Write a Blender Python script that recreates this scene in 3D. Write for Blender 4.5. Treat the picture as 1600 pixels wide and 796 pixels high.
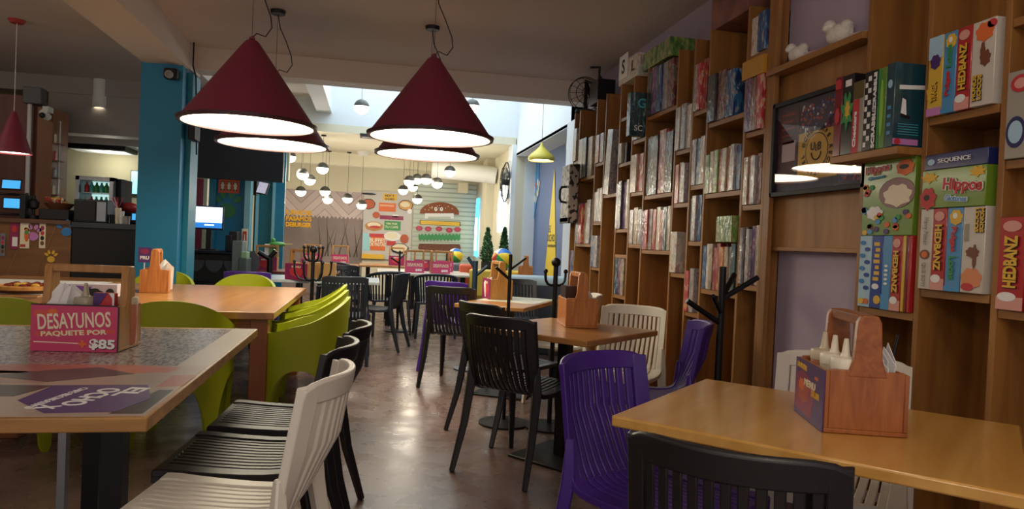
import bpy, math, random
from mathutils import Vector, Matrix
from math import pi, sin, cos, radians
random.seed(7)
for o in list(bpy.data.objects): bpy.data.objects.remove(o)
SC = bpy.context.scene
COL = SC.collection

# ---------------------------------------------------------------- camera
CH, FPX, YAW, PIT, ROL = 1.22, 1086.0, 0.2003, 0.0154, -0.0430
def _rot():
    cy, sy, cp, sp, cr, sr = cos(YAW), sin(YAW), cos(PIT), sin(PIT), cos(ROL), sin(ROL)
    Ry = Matrix(((cy, 0, -sy), (0, 1, 0), (sy, 0, cy)))
    Rp = Matrix(((1, 0, 0), (0, cp, sp), (0, -sp, cp)))
    Rr = Matrix(((cr, -sr, 0), (sr, cr, 0), (0, 0, 1)))
    return Rr @ Rp @ Ry
CM = _rot()
cr_, cu_, cf_ = [Vector((r[0], r[2], r[1])) for r in CM]
cam_d = bpy.data.cameras.new('camera'); cam = bpy.data.objects.new('camera', cam_d); COL.objects.link(cam)
cam_d.sensor_width = 36; cam_d.lens = FPX / 1600 * 36; cam_d.clip_start = 0.02
mw = Matrix.Identity(4)
for i in range(3):
    mw[i][0] = cr_[i]; mw[i][1] = cu_[i]; mw[i][2] = -cf_[i]
mw[2][3] = CH
cam.matrix_world = mw
SC.camera = cam
def ray(x, y):
    d = CM.transposed() @ Vector(((x - 800) / FPX, -(y - 398) / FPX, 1))
    return Vector((d[0], d[2], d[1]))
def atz(x, y, z): r = ray(x, y); t = (z - CH) / r[2]; return Vector((r[0]*t, r[1]*t, z))
def aty(x, y, Y): r = ray(x, y); t = Y / r[1]; return Vector((r[0]*t, Y, r[2]*t + CH))
def atx(x, y, X): r = ray(x, y); t = X / r[0]; return Vector((X, r[1]*t, r[2]*t + CH))

# ---------------------------------------------------------------- light of the place
SC.view_settings.view_transform = 'Standard'
SC.view_settings.look = 'None'
SC.view_settings.gamma = 1
SC.view_settings.use_curve_mapping = False
SC.view_settings.exposure = 0.0
w = bpy.data.worlds.new('world'); SC.world = w; w.use_nodes = True
w.node_tree.nodes['Background'].inputs[0].default_value = (0.86, 0.78, 0.74, 1)
w.node_tree.nodes['Background'].inputs[1].default_value = 0.8
def area(name, loc, rot, sx, sy, e, col):
    d = bpy.data.lights.new(name, 'AREA'); d.shape = 'RECTANGLE'; d.size = sx; d.size_y = sy; d.energy = e; d.color = col
    o = bpy.data.objects.new(name, d); o.location = loc; o.rotation_euler = rot; COL.objects.link(o); return o
def point(name, loc, e, col, r=0.05, parent=None):
    d = bpy.data.lights.new(name, 'POINT'); d.energy = e; d.color = col; d.shadow_soft_size = r
    o = bpy.data.objects.new(name, d); o.location = loc; COL.objects.link(o); o.parent = parent; return o
SKY_E, LAMP_E, GLOBE_E = 100, 11, 14.0
area('skylight_daylight', (0.75, 9.3, 4.35), (0, 0, 0), 2.6, 3.3, SKY_E, (0.72, 0.89, 1.0))
area('skylight_daylight_side', (-1.5, 9.3, 3.2), (0, 0, 0), 0.9, 3.0, 6, (0.80, 0.92, 1.0))

# ---------------------------------------------------------------- materials
def lin(h):
    if isinstance(h, str):
        h = h.lstrip('#'); c = [int(h[i:i+2], 16) / 255 for i in (0, 2, 4)]
    else: c = [x / 255 for x in h]
    return tuple(((x + .055) / 1.055) ** 2.4 if x > .04045 else x / 12.92 for x in c) + (1,)
MC = {}
def mat(name, col, rough=.5, metal=0, emit=0, var=0, vscale=6, bump=0, bscale=40, coat=0, trans=0, alpha=1, spec=.5):
    if name in MC: return MC[name]
    m = bpy.data.materials.new(name); m.use_nodes = True; nt = m.node_tree; b = nt.nodes['Principled BSDF']
    c = lin(col); b.inputs['Base Color'].default_value = c
    b.inputs['Roughness'].default_value = rough; b.inputs['Metallic'].default_value = metal
    b.inputs['Specular IOR Level'].default_value = spec
    if coat: b.inputs['Coat Weight'].default_value = coat; b.inputs['Coat Roughness'].default_value = .12
    if trans: b.inputs['Transmission Weight'].default_value = trans
    if alpha < 1: b.inputs['Alpha'].default_value = alpha
    if emit: b.inputs['Emission Color'].default_value = c; b.inputs['Emission Strength'].default_value = emit
    if var or bump:
        tc = nt.nodes.new('ShaderNodeTexCoord')
    if var:
        n = nt.nodes.new('ShaderNodeTexNoise'); n.inputs['Scale'].default_value = vscale; n.inputs['Detail'].default_value = 5
        nt.links.new(tc.outputs['Object'], n.inputs['Vector'])
        r = nt.nodes.new('ShaderNodeValToRGB')
        r.color_ramp.elements[0].position = .3; r.color_ramp.elements[1].position = .7
        r.color_ramp.elements[0].color = tuple(x * (1 - var) for x in c[:3]) + (1,)
        r.color_ramp.elements[1].color = tuple(min(1, x * (1 + var)) for x in c[:3]) + (1,)
        nt.links.new(n.outputs['Fac'], r.inputs['Fac']); nt.links.new(r.outputs['Color'], b.inputs['Base Color'])
    if bump:
        n2 = nt.nodes.new('ShaderNodeTexNoise'); n2.inputs['Scale'].default_value = bscale
        nt.links.new(tc.outputs['Object'], n2.inputs['Vector'])
        bp = nt.nodes.new('ShaderNodeBump'); bp.inputs['Strength'].default_value = bump; bp.inputs['Distance'].default_value = .01
        nt.links.new(n2.outputs['Fac'], bp.inputs['Height']); nt.links.new(bp.outputs['Normal'], b.inputs['Normal'])
    MC[name] = m; return m
def wood(name, c1, c2, rough=.4, axis=2, scale=1.0, coat=0.0):
    if name in MC: return MC[name]
    m = bpy.data.materials.new(name); m.use_nodes = True; nt = m.node_tree; b = nt.nodes['Principled BSDF']
    tc = nt.nodes.new('ShaderNodeTexCoord'); mp = nt.nodes.new('ShaderNodeMapping')
    s = [9 * scale] * 3; s[axis] = .9 * scale; mp.inputs['Scale'].default_value = s
    nt.links.new(tc.outputs['Object'], mp.inputs['Vector'])
    n = nt.nodes.new('ShaderNodeTexNoise'); n.inputs['Scale'].default_value = 1.6; n.inputs['Detail'].default_value = 8; n.inputs['Distortion'].default_value = .8
    nt.links.new(mp.outputs['Vector'], n.inputs['Vector'])
    r = nt.nodes.new('ShaderNodeValToRGB'); r.color_ramp.elements[0].position = .3; r.color_ramp.elements[1].position = .72
    r.color_ramp.elements[0].color = lin(c1); r.color_ramp.elements[1].color = lin(c2)
    nt.links.new(n.outputs['Fac'], r.inputs['Fac']); nt.links.new(r.outputs['Color'], b.inputs['Base Color'])
    b.inputs['Roughness'].default_value = rough
    if coat: b.inputs['Coat Weight'].default_value = coat; b.inputs['Coat Roughness'].default_value = .15
    MC[name] = m; return m
def cover(name, cols, scale=36, rough=.28, stretch=(1, 1, .4)):
    """printed cardboard in a few flat colours under crinkled shrink wrap"""
    if name in MC: return MC[name]
    m = bpy.data.materials.new(name); m.use_nodes = True; nt = m.node_tree; b = nt.nodes['Principled BSDF']
    tc = nt.nodes.new('ShaderNodeTexCoord'); oi = nt.nodes.new('ShaderNodeObjectInfo')
    mp = nt.nodes.new('ShaderNodeMapping'); mp.inputs['Scale'].default_value = stretch
    cx = nt.nodes.new('ShaderNodeCombineXYZ'); mu = nt.nodes.new('ShaderNodeMath'); mu.operation = 'MULTIPLY'; mu.inputs[1].default_value = 31
    nt.links.new(oi.outputs['Random'], mu.inputs[0])
    for k in range(3): nt.links.new(mu.outputs[0], cx.inputs[k])
    ad = nt.nodes.new('ShaderNodeVectorMath'); ad.operation = 'ADD'
    nt.links.new(tc.outputs['Object'], mp.inputs['Vector']); nt.links.new(mp.outputs['Vector'], ad.inputs[0]); nt.links.new(cx.outputs[0], ad.inputs[1])
    n = nt.nodes.new('ShaderNodeTexNoise'); n.inputs['Scale'].default_value = scale; n.inputs['Detail'].default_value = 2.5
    nt.links.new(ad.outputs[0], n.inputs['Vector'])
    r = nt.nodes.new('ShaderNodeValToRGB'); r.color_ramp.interpolation = 'CONSTANT'
    pos = [0, .42, .50, .58, .66][:len(cols)]
    while len(r.color_ramp.elements) < len(cols): r.color_ramp.elements.new(.5)
    for e, p, c in zip(r.color_ramp.elements, pos, cols): e.position = p; e.color = tuple(q * .85 for q in lin(c)[:3]) + (1,)
    nt.links.new(n.outputs['Fac'], r.inputs['Fac'])
    rb = nt.nodes.new('ShaderNodeValToRGB'); rb.color_ramp.interpolation = 'CONSTANT'
    while len(rb.color_ramp.elements) < len(cols): rb.color_ramp.elements.new(.5)
    for k, (e, c) in enumerate(zip(rb.color_ramp.elements, cols)): e.position = k / len(cols); e.color = tuple(q * .8 for q in lin(c)[:3]) + (1,)
    for e in rb.color_ramp.elements: k = rb.color_ramp.elements[:].index(e) if False else int(round(e.position * len(cols))); f_ = (.55, 1.1, .8, 1.25, .95)[k % 5]; e.color = tuple(min(1, q * f_) for q in lin(cols[1])[:3]) + (1,)
    nt.links.new(oi.outputs['Random'], rb.inputs['Fac'])
    mxx = nt.nodes.new('ShaderNodeMix'); mxx.data_type = 'RGBA'; mxx.inputs['Factor'].default_value = .62
    nt.links.new(rb.outputs['Color'], mxx.inputs['A']); nt.links.new(r.outputs['Color'], mxx.inputs['B']); nt.links.new(mxx.outputs['Result'], b.inputs['Base Color'])
    n2 = nt.nodes.new('ShaderNodeTexNoise'); n2.inputs['Scale'].default_value = 26; n2.inputs['Detail'].default_value = 3; n2.inputs['Distortion'].default_value = 1.5
    nt.links.new(ad.outputs[0], n2.inputs['Vector'])
    bp = nt.nodes.new('ShaderNodeBump'); bp.inputs['Strength'].default_value = .9; bp.inputs['Distance'].default_value = .008
    nt.links.new(n2.outputs['Fac'], bp.inputs['Height']); nt.links.new(bp.outputs['Normal'], b.inputs['Coat Normal'])
    b.inputs['Roughness'].default_value = .5
    b.inputs['Coat Weight'].default_value = 1; b.inputs['Coat Roughness'].default_value = .09
    MC[name] = m; return m

# ---------------------------------------------------------------- mesh builder
I4 = Matrix.Identity(4)
def frame(o, x, y, z=None):
    x = Vector(x).normalized(); y = Vector(y).normalized(); z = x.cross(y)
    m = Matrix.Identity(4)
    for i in range(3): m[i][0] = x[i]; m[i][1] = y[i]; m[i][2] = z[i]; m[i][3] = o[i]
    return m
class MB:
    def __init__(s): s.v = []; s.f = []; s.mi = []; s.mats = []; s.M = I4.copy()
    def slot(s, m):
        if m not in s.mats: s.mats.append(m)
        return s.mats.index(m)
    def add(s, vs, fs, m):
        k = len(s.v); s.v += [tuple(s.M @ Vector(p)) for p in vs]; i = s.slot(m)
        for f in fs: s.f.append(tuple(k + a for a in f)); s.mi.append(i)
        return s
    def box(s, x0, x1, y0, y1, z0, z1, m):
        if x0 > x1: x0, x1 = x1, x0
        if y0 > y1: y0, y1 = y1, y0
        if z0 > z1: z0, z1 = z1, z0
        return s.add([(x, y, z) for x in (x0, x1) for y in (y0, y1) for z in (z0, z1)],
                     [(0, 1, 3, 2), (4, 6, 7, 5), (0, 4, 5, 1), (2, 3, 7, 6), (0, 2, 6, 4), (1, 5, 7, 3)], m)
    def hexa(s, b, t, m):   # bottom and top quads
        return s.add(list(b) + list(t), [(3, 2, 1, 0), (4, 5, 6, 7), (0, 1, 5, 4), (1, 2, 6, 5), (2, 3, 7, 6), (3, 0, 4, 7)], m)
    def tube(s, pts, r, m, n=10, cap=True, sq=None):
        pts = [Vector(p) for p in pts]; rs = r if isinstance(r, (list, tuple)) else [r] * len(pts)
        d0 = (pts[1] - pts[0]).normalized(); u = d0.orthogonal().normalized() if sq is None else Vector(sq)
        vs = []; fs = []
        for i, p in enumerate(pts):
            d = (pts[min(i+1, len(pts)-1)] - pts[max(i-1, 0)]).normalized()
            u = (u - d * u.dot(d)).normalized(); v = d.cross(u)
            for k in range(n):
                a = 2 * pi * (k + (.5 if n == 4 else 0)) / n; vs.append(p + (u * cos(a) + v * sin(a)) * rs[i])
        for i in range(len(pts) - 1):
            for k in range(n):
                a, b = i * n + k, i * n + (k + 1) % n; fs.append((a, b, b + n, a + n))
        if cap: fs.append(tuple(range(n))[::-1]); fs.append(tuple((len(pts)-1)*n + k for k in range(n)))
        return s.add(vs, fs, m)
    def lathe(s, prof, m, n=24, c=(0, 0, 0), cap=False):
        vs = []; fs = []
        for r, z in prof:
            for k in range(n): a = 2*pi*k/n; vs.append((c[0] + r*cos(a), c[1] + r*sin(a), c[2] + z))
        for i in range(len(prof) - 1):
            for k in range(n):
                a, b = i*n + k, i*n + (k+1) % n; fs.append((a, b, b+n, a+n))
        if cap: fs.append(tuple(range(n))[::-1]); fs.append(tuple((len(prof)-1)*n + k for k in range(n)))
        return s.add(vs, fs, m)
    def sphere(s, c, r, m, n=16, k=10, sc=(1, 1, 1), z0=-1, z1=1):
        vs = []; fs = []
        for i in range(k + 1):
            zz = z0 + (z1 - z0) * i / k; ph = math.asin(max(-1, min(1, -1)) ) if False else None
            t = math.acos(max(-1, min(1, z0))) + (math.acos(max(-1, min(1, z1))) - math.acos(max(-1, min(1, z0)))) * i / k
            rr = max(sin(t), 1e-4) * r; z = cos(t) * r
            for j in range(n): a = 2*pi*j/n; vs.append((c[0] + rr*cos(a)*sc[0], c[1] + rr*sin(a)*sc[1], c[2] + z*sc[2]))
        for i in range(k):
            for j in range(n): a, b = i*n + j, i*n + (j+1) % n; fs.append((a, b, b+n, a+n))
        return s.add(vs, fs, m)
    def prism(s, poly, z0, z1, m):
        n = len(poly); vs = [(p[0], p[1], z0) for p in poly] + [(p[0], p[1], z1) for p in poly]
        ar = sum(poly[i][0]*poly[(i+1) % n][1] - poly[(i+1) % n][0]*poly[i][1] for i in range(n))
        fs = [tuple(range(n))[::-1], tuple(range(n, 2*n))] + [(i, (i+1) % n, (i+1) % n + n, i+n) for i in range(n)]
        if ar < 0: fs = [f[::-1] for f in fs]
        return s.add(vs, fs, m)
    def ell(s, cx, cy, rx, ry, z0, z1, m, n=20, rot=0, wob=0):
        P = []
        for k in range(n):
            a = 2*pi*k/n; q = 1 + (wob * sin(a*7) if wob else 0)
            x, y = rx*cos(a)*q, ry*sin(a)*q; P.append((cx + x*cos(rot) - y*sin(rot), cy + x*sin(rot) + y*cos(rot)))
        return s.prism(P, z0, z1, m)
    def text(s, t, size, m, cx=0, cy=0, z=0, w=None, h=None, bold=0.02, rot=0, shear=0):
        vs, fs = textmesh(t, bold)
        x0 = min(v[0] for v in vs); x1 = max(v[0] for v in vs); y0 = min(v[1] for v in vs); y1 = max(v[1] for v in vs)
        sx = sy = size
        if w: sx = w / (x1 - x0)
        if h: sy = h / (y1 - y0)
        elif w: sy = sx
        out = []
        for v in vs:
            x = (v[0] - (x0 + x1) / 2) * sx; y = (v[1] - (y0 + y1) / 2) * sy; x += shear * y
            out.append((cx + x*cos(rot) - y*sin(rot), cy + x*sin(rot) + y*cos(rot), z + v[2] * .001))
        return s.add(out, fs, m)
    def build(s, name, parent=None, bevel=0, smooth=True, seg=2):
        me = bpy.data.meshes.new(name); me.from_pydata(s.v, [], s.f)
        for m in s.mats: me.materials.append(m)
        me.polygons.foreach_set('material_index', s.mi)
        if smooth:
            me.polygons.foreach_set('use_smooth', [True] * len(me.polygons)); me.set_sharp_from_angle(angle=radians(38))
        me.update()
        o = bpy.data.objects.new(name, me); COL.objects.link(o); o.parent = parent
        if bevel:
            b = o.modifiers.new('bevel', 'BEVEL'); b.width = bevel; b.segments = seg; b.limit_method = 'ANGLE'; b.angle_limit = radians(40); b.harden_normals = False
        return o
TX = {}
def textmesh(t, bold):
    if (t, bold) in TX: return TX[(t, bold)]
    c = bpy.data.curves.new('t', 'FONT'); c.body = t; c.size = 1; c.extrude = .9; c.offset = bold; c.resolution_u = 3
    o = bpy.data.objects.new('t', c); COL.objects.link(o)
    dg = bpy.context.evaluated_depsgraph_get(); me = bpy.data.meshes.new_from_object(o.evaluated_get(dg))
    r = ([tuple(v.co) for v in me.vertices], [tuple(p.vertices) for p in me.polygons])
    bpy.data.objects.remove(o); bpy.data.meshes.remove(me); TX[(t, bold)] = r; return r
def tag(o, label=None, cat=None, group=None, kind=None):
    if label: o['label'] = label
    if cat: o['category'] = cat
    if group: o['group'] = group
    if kind: o['kind'] = kind
    return o
def empty(name, loc=(0, 0, 0), rz=0, label=None, cat=None, group=None):
    o = bpy.data.objects.new(name, None); o.empty_display_size = .1; COL.objects.link(o)
    o.location = loc; o.rotation_euler = (0, 0, rz); return tag(o, label, cat, group)
def kids(o): return [c for c in KID.get(o.name, [])]
def copy_tree(o, parent=None):
    c = o.copy(); COL.objects.link(c); c.parent = parent
    for ch in [x for x in COL.objects if x.parent == o]: copy_tree(ch, c)
    return c
def place(o, loc, rz, label, group=None, cat=None):
    o.location = loc; o.rotation_euler = (0, 0, rz); o['label'] = label
    if group: o['group'] = group
    if cat: o['category'] = cat
    return o
def proto(fn):
    """first call places the built thing itself, later calls place copies"""
    st = {}
    def f(key, loc, rz, label, group=None, cat=None):
        if key not in st: st[key] = fn(key); o = st[key]
        else: o = copy_tree(st[key])
        return place(o, loc, rz, label, group, cat)
    return f
def struct(mb, name, **k): o = mb.build(name, smooth=False, **k); o['kind'] = 'structure'; return o
def heading(f): return math.atan2(f[1], f[0]) - pi / 2   # local +Y towards f

WOOD = wood('shelf_pine', '#80542a', '#a57239', .45, 2)
WOODH = wood('shelf_pine_board', '#87592c', '#a9783e', .45, 1)
TTOP = wood('varnished_table_wood', '#c08c42', '#d6a65c', .2, 1, .7, .3)
TTOP2 = wood('table_wood_brown', '#9a6838', '#b98349', .28, 1, .7, .2)
CADW = wood('caddy_wood', '#8a4a22', '#b06a35', .38, 2, 3)
CADH = wood('caddy_wood_handle', '#8a4a22', '#a9632f', .38, 0, 3)
CADP = wood('caddy_wood_pale', '#9c6b35', '#bb8648', .4, 2, 3)
BARW = wood('bar_plywood', '#6b4526', '#8c6036', .5, 0, .6)
WALLW = wood('wall_plywood', '#7a4a28', '#96603a', .5, 2, .4)
BLK = mat('black_resin', '#1b1a1c', .38, bump=.08, bscale=300)
BLKC = mat('dark_blue_grey_resin', '#252a33', .4)
WHT = mat('white_resin', '#d9d2c6', .38, bump=.05, bscale=300)
PUR = mat('purple_resin', '#452582', .36, bump=.05, bscale=300)
GRN = mat('lime_resin', '#9ba413', .4)
IRON = mat('black_iron', '#141416', .4, .3)
DKM = mat('dark_metal', '#2a2a2e', .4, .7)
STEEL = mat('grey_steel', '#8b8d90', .3, .9)
PAPER = mat('white_paper', '#e8e6e0', .7)
BLACKM = mat('matt_black', '#131417', .6)
TEAL = mat('teal_paint', '#1d7f9a', .45, var=.05, vscale=2)
TEALD = mat('deep_teal_paint', '#1178a2', .5, var=.05, vscale=2)
WHITEP = mat('white_paint', '#dcdcd8', .7, var=.03, vscale=2)
# ---------------------------------------------------------------- room
def floor_mat():
    m = bpy.data.materials.new('polished_concrete'); m.use_nodes = True; nt = m.node_tree; b = nt.nodes['Principled BSDF']; L = nt.links.new
    tc = nt.nodes.new('ShaderNodeTexCoord')
    n = nt.nodes.new('ShaderNodeTexNoise'); n.inputs['Scale'].default_value = 1.3; n.inputs['Detail'].default_value = 7; n.inputs['Distortion'].default_value = .6
    r = nt.nodes.new('ShaderNodeValToRGB'); r.color_ramp.elements[0].position = .3; r.color_ramp.elements[1].position = .7
    r.color_ramp.elements[0].color = lin('#54403a'); r.color_ramp.elements[1].color = lin('#7d6660')
    n2 = nt.nodes.new('ShaderNodeTexNoise'); n2.inputs['Scale'].default_value = 5; n2.inputs['Detail'].default_value = 6
    r2 = nt.nodes.new('ShaderNodeMapRange'); r2.inputs['From Min'].default_value = .3; r2.inputs['From Max'].default_value = .7
    r2.inputs['To Min'].default_value = .2; r2.inputs['To Max'].default_value = .36
    bp = nt.nodes.new('ShaderNodeBump'); bp.inputs['Strength'].default_value = .05; bp.inputs['Distance'].default_value = .02
    L(tc.outputs['Object'], n.inputs['Vector']); L(tc.outputs['Object'], n2.inputs['Vector'])
    L(n.outputs['Fac'], r.inputs['Fac']); L(r.outputs['Color'], b.inputs['Base Color'])
    L(n2.outputs['Fac'], r2.inputs['Value']); L(r2.outputs[0], b.inputs['Roughness'])
    L(n2.outputs['Fac'], bp.inputs['Height']); L(bp.outputs['Normal'], b.inputs['Normal'])
    return m
FLOORM = floor_mat()
CEILM = mat('ceiling_paint', '#c6bab2', .8, var=.03, vscale=1.5)
BEAMM = mat('beam_paint', '#d2c9c2', .75)
CREAM = mat('cream_paint', '#d9d3bb', .75, var=.03, vscale=1)
PALEB = mat('pale_wall_paint', '#dde3e6', .7)
LAV = mat('lavender_paint', '#b3a3b8', .7, var=.03, vscale=2)
OLIVE = mat('olive_grey_paint', '#b3ae90', .7)
NICHE = mat('blue_grey_mural_paint', '#5b6f96', .65)
XW, CZ, YB, BZ = 2.27, 3.0, 15.4, 2.84
XL = -7.0
struct(MB().box(XL, XW + .6, -1.6, YB + .2, -.1, 0, FLOORM), 'floor')
struct(MB().box(XL, XW + .2, -1.6, 7.5, CZ, CZ + .15, CEILM)
       .box(XL, -1.9, 7.5, 11.2, CZ, CZ + .15, CEILM), 'ceiling')
struct(MB().box(-1.9, XW + .4, 11.2, YB + .2, BZ, BZ + .12, CREAM), 'ceiling_back')
# skylight shaft walls, rooflight frame and the closed bay beside it
mb = MB()
mb.box(-1.9, XW + .4, 11.2, 11.35, BZ + .12, 4.5, PALEB).box(-1.9, XW, 7.35, 7.5, CZ + .15, 4.5, PALEB)
mb.box(XW, XW + .15, 7.35, 11.2, 2.66, 4.5, PALEB).box(-1.75, -.9, 7.5, 11.2, 3.35, 3.45, BEAMM).box(-1.9, -1.75, 7.5, 11.35, CZ - .2, 4.5, BEAMM)
struct(mb, 'wall_skylight')
struct(MB().box(-.9, -.68, 7.5, 11.2, 3.13, 4.5, PALEB), 'trim_1')
struct(MB().box(-1.75, XW, 7.25, 7.5, 2.78, CZ + .2, BEAMM), 'trim_2')          # beam across
struct(MB().box(-2.13, -1.75, -1.6, 7.5, 2.75, CZ, BEAMM), 'trim_3')                 # beam along
struct(MB().box(-1.9, XW, 14.0, 14.25, 2.62, BZ, CREAM), 'trim_4')
# right wall
mb = MB().box(XW, XW + .15, -1.6, 8.0, 0, CZ + .2, LAV)
struct(mb, 'wall_right')
mb = MB().box(2.105, XW, 2.66, 3.31, 0, CZ, LAV)
struct(mb, 'wall_right_pier')
mb = MB().box(2.2, XW + .05, 6.9, 7.9, 0, 2.66, PALEB).box(XW, XW + .15, 11.15, YB + .2, 0, BZ + .1, CREAM)
mb.box(XW + .15, XW + .4, 11.14, 11.22, 0, 2.66, PALEB).box(2.2, XW, 11.15, 11.5, 0, BZ, PALEB).box(2.12, XW, 13.2, 13.7, 0, BZ, CREAM)
mb.box(XW, XW + .4, 8.0, 8.03, 0, 2.66, PALEB).box(XW, XW + .5, 7.9, 11.2, 2.655, 2.7, PALEB)
struct(mb, 'wall_right_back')
struct(MB().box(XW + .34, XW + .5, 7.9, 11.2, 0, 2.66, NICHE), 'wall_niche')
# back wall
PINKM = None
def herring():
    m = bpy.data.materials.new('herringbone_paper'); m.use_nodes = True; nt = m.node_tree; b = nt.nodes['Principled BSDF']; L = nt.links.new
    tc = nt.nodes.new('ShaderNodeTexCoord'); sp = nt.nodes.new('ShaderNodeSeparateXYZ'); L(tc.outputs['Object'], sp.inputs[0])
    def M(op, a, b2=None):
        n = nt.nodes.new('ShaderNodeMath'); n.operation = op
        for i, q in enumerate((a, b2)):
            if q is None: continue
            if isinstance(q, (int, float)): n.inputs[i].default_value = q
            else: L(q, n.inputs[i])
        return n.outputs[0]
    z = M('PINGPONG', sp.outputs[0], .5)
    k = M('ADD', sp.outputs[2], z); f = M('FRACT', M('MULTIPLY', k, 5.0))
    edge = M('GREATER_THAN', f, .93); cell = M('FLOOR', M('MULTIPLY', k, 5.0))
    wn = nt.nodes.new('ShaderNodeTexWhiteNoise'); wn.noise_dimensions = '1D'; L(cell, wn.inputs['W'])
    r = nt.nodes.new('ShaderNodeValToRGB'); r.color_ramp.elements[0].color = lin('#b3a2a2'); r.color_ramp.elements[1].color = lin('#dccccb')
    L(wn.outputs['Value'], r.inputs['Fac'])
    mx = nt.nodes.new('ShaderNodeMix'); mx.data_type = 'RGBA'; L(edge, mx.inputs['Factor']); L(r.outputs['Color'], mx.inputs['A']); mx.inputs['B'].default_value = lin('#85757a')
    L(mx.outputs['Result'], b.inputs['Base Color']); b.inputs['Roughness'].default_value = .7
    return m
HER = herring()
MUR = mat('dark_mural_wash', '#857673', .7, var=.25, vscale=1.6)
struct(MB().box(-3.2, XW + .2, YB, YB + .2, 0, BZ + .1, CREAM).box(-3.2, -1.9, 11.2, YB, CZ - .2, BZ + .3, CREAM).box(-3.3, -3.2, 10.75, YB + .2, 0, CZ, CREAM), 'wall_back')
# left hall: far walls around the bar
struct(MB().box(XL - .15, XL, -1.6, YB, 0, CZ, OLIVE), 'wall_left')
struct(MB().box(XL, -2.75, 10.6, 10.75, 0, CZ, OLIVE).box(-2.75, -1.22, 10.6, 10.75, 2.0, CZ, OLIVE), 'wall_far_left')
struct(MB().box(-2.14, -1.78, 7.0, 7.45, 0, 2.76, TEALD).box(-1.778, -1.73, 7.16, 7.45, 0, 2.72, TEAL), 'trim_5')    # blue column with pilaster strip
# dark hanging panel over the desk
struct(MB().box(-2.75, -1.14, 9.3, 9.42, 1.88, 2.86, mat('charcoal_panel', '#161a22', .6)), 'trim_6')
# teal wall behind the desk
p = lambda x, y=380, Y=10.0: aty(x, y, Y).x
mb = MB().box(p(335), p(381), 10.0, 10.12, 0, 2.6, TEALD)
mb.box(p(325), p(335), 9.95, 10.12, 0, 2.6, TEAL)
mb.box(p(381), p(390), 9.93, 10.12, 0, 2.6, mat('pale_teal_paint', '#8fc3cc', .5))
mb.box(p(390), p(425), 10.25, 10.35, 0, 2.6, mat('sea_green_paint', '#1f6f78', .5)).box(p(394), p(398), 10.18, 10.25, 0, 2.6, MC['pale_teal_paint'])
mb.box(p(420), p(424.5), 10.18, 10.26, 0, 2.6, MC['pale_teal_paint']).box(p(424.5), p(443) - .03, 10.2, 10.26, 0, 2.6, TEAL)
struct(mb, 'wall_teal')
# maroon door to the left of the teal wall
pr = aty(322, 300, 10.4).x; pl = aty(280, 300, 10.4).x
d = empty('door_1', ((pl + pr)/2, 10.45, 0)); d['kind'] = 'structure'
mb = MB().box(-(pr-pl)/2, (pr-pl)/2 - .04, 0, .05, 0, 1.95, mat('maroon_door', '#8b2440', .5)); mb.build('door_leaf', d)
MB().box(-(pr-pl)/2 - .05, -(pr-pl)/2, -.03, .08, 0, 2.0, CREAM).box((pr-pl)/2 - .04, (pr-pl)/2 + .01, -.03, .08, 0, 2.0, CREAM).build('door_frame', d)
MB().sphere((-.22, -.03, 1.0), .03, STEEL).build('door_handle', d)

# ---------------------------------------------------------------- bar wall on the left
def L_(o, label, cat, group=None): return tag(o, label, cat, group)
Yw = 8.6
a, b_ = aty(-60, 200, Yw), aty(84, 250, Yw)
struct(MB().box(a.x - 1.2, aty(60, 250, Yw).x, Yw, Yw + .12, 0, 2.62, wood('wall_reddish_panel', '#5d3428', '#7a4636', .5, 2, .4)).box(aty(60, 250, Yw).x, b_.x, Yw - .05, Yw + .35, 0, 2.5, WALLW), 'wall_bar')
struct(MB().box(aty(86, 200, 9.5).x, -2.2, 9.3, 9.6, 2.33, 2.8, mat('shaded_beam_paint', '#9a918c', .75)).box(XL, -2.2, 9.28, 9.32, 2.8, CZ, MC['shaded_beam_paint']), 'trim_7')  # pale beam, its dimness in this corner put into the paint colour
# white drain pipe on the wall
x = aty(44, 250, Yw - .08).x
L_(MB().tube([(x, Yw - .08, .9), (x, Yw - .08, 2.62)], .022, WHITEP).build('wall_pipe'), 'white vertical pipe running up the brown plywood wall behind the bar', 'pipe')
# electrical box and gadget at top of the wood wall
c = aty(53, 150, Yw - .1)
L_(MB().box(c.x - .09, c.x + .09, Yw - .15, Yw, c.z - .09, c.z + .09, mat('dull_grey', '#5f605e', .6)).build('junction_box', bevel=.01), 'grey square junction box at the top of the wooden bar wall', 'box')
c = aty(76, 181, Yw - .1)
t = empty('security_camera', (c.x, c.y - .08, c.z), 0, 'small white security camera at the corner of the wooden bar wall', 'camera')
MB().box(-.03, .03, .0, .12, .03, .09, WHITEP).build('bracket', t); mb = MB(); mb.M = Matrix.Rotation(radians(70), 4, 'X') @ I4; mb.lathe([(.0, -.06), (.04, -.06), (.04, .05), (.0, .05)], WHITEP); mb.build('housing', t)
MB().sphere((0, -.07, -.02), .03, BLACKM).build('lens', t)
t = empty('security_camera', (aty(267, 115, 6.93).x, 6.96, aty(267, 115, 6.93).z), 0, 'black security camera at the top of the blue column', 'camera')
MB().box(-.06, .06, -.06, .04, -.05, .05, BLACKM).build('housing', t, bevel=.02); mb = MB(); mb.M = Matrix.Translation((0, -.07, -.02)) @ Matrix.Rotation(pi/2, 4, 'X'); mb.lathe([(0, 0), (.035, 0), (.035, .03), (.02, .03), (.018, .02), (0, .02)], mat('grey_lens_ring', '#8c8a86', .4)); mb.build('lens', t)
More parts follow.
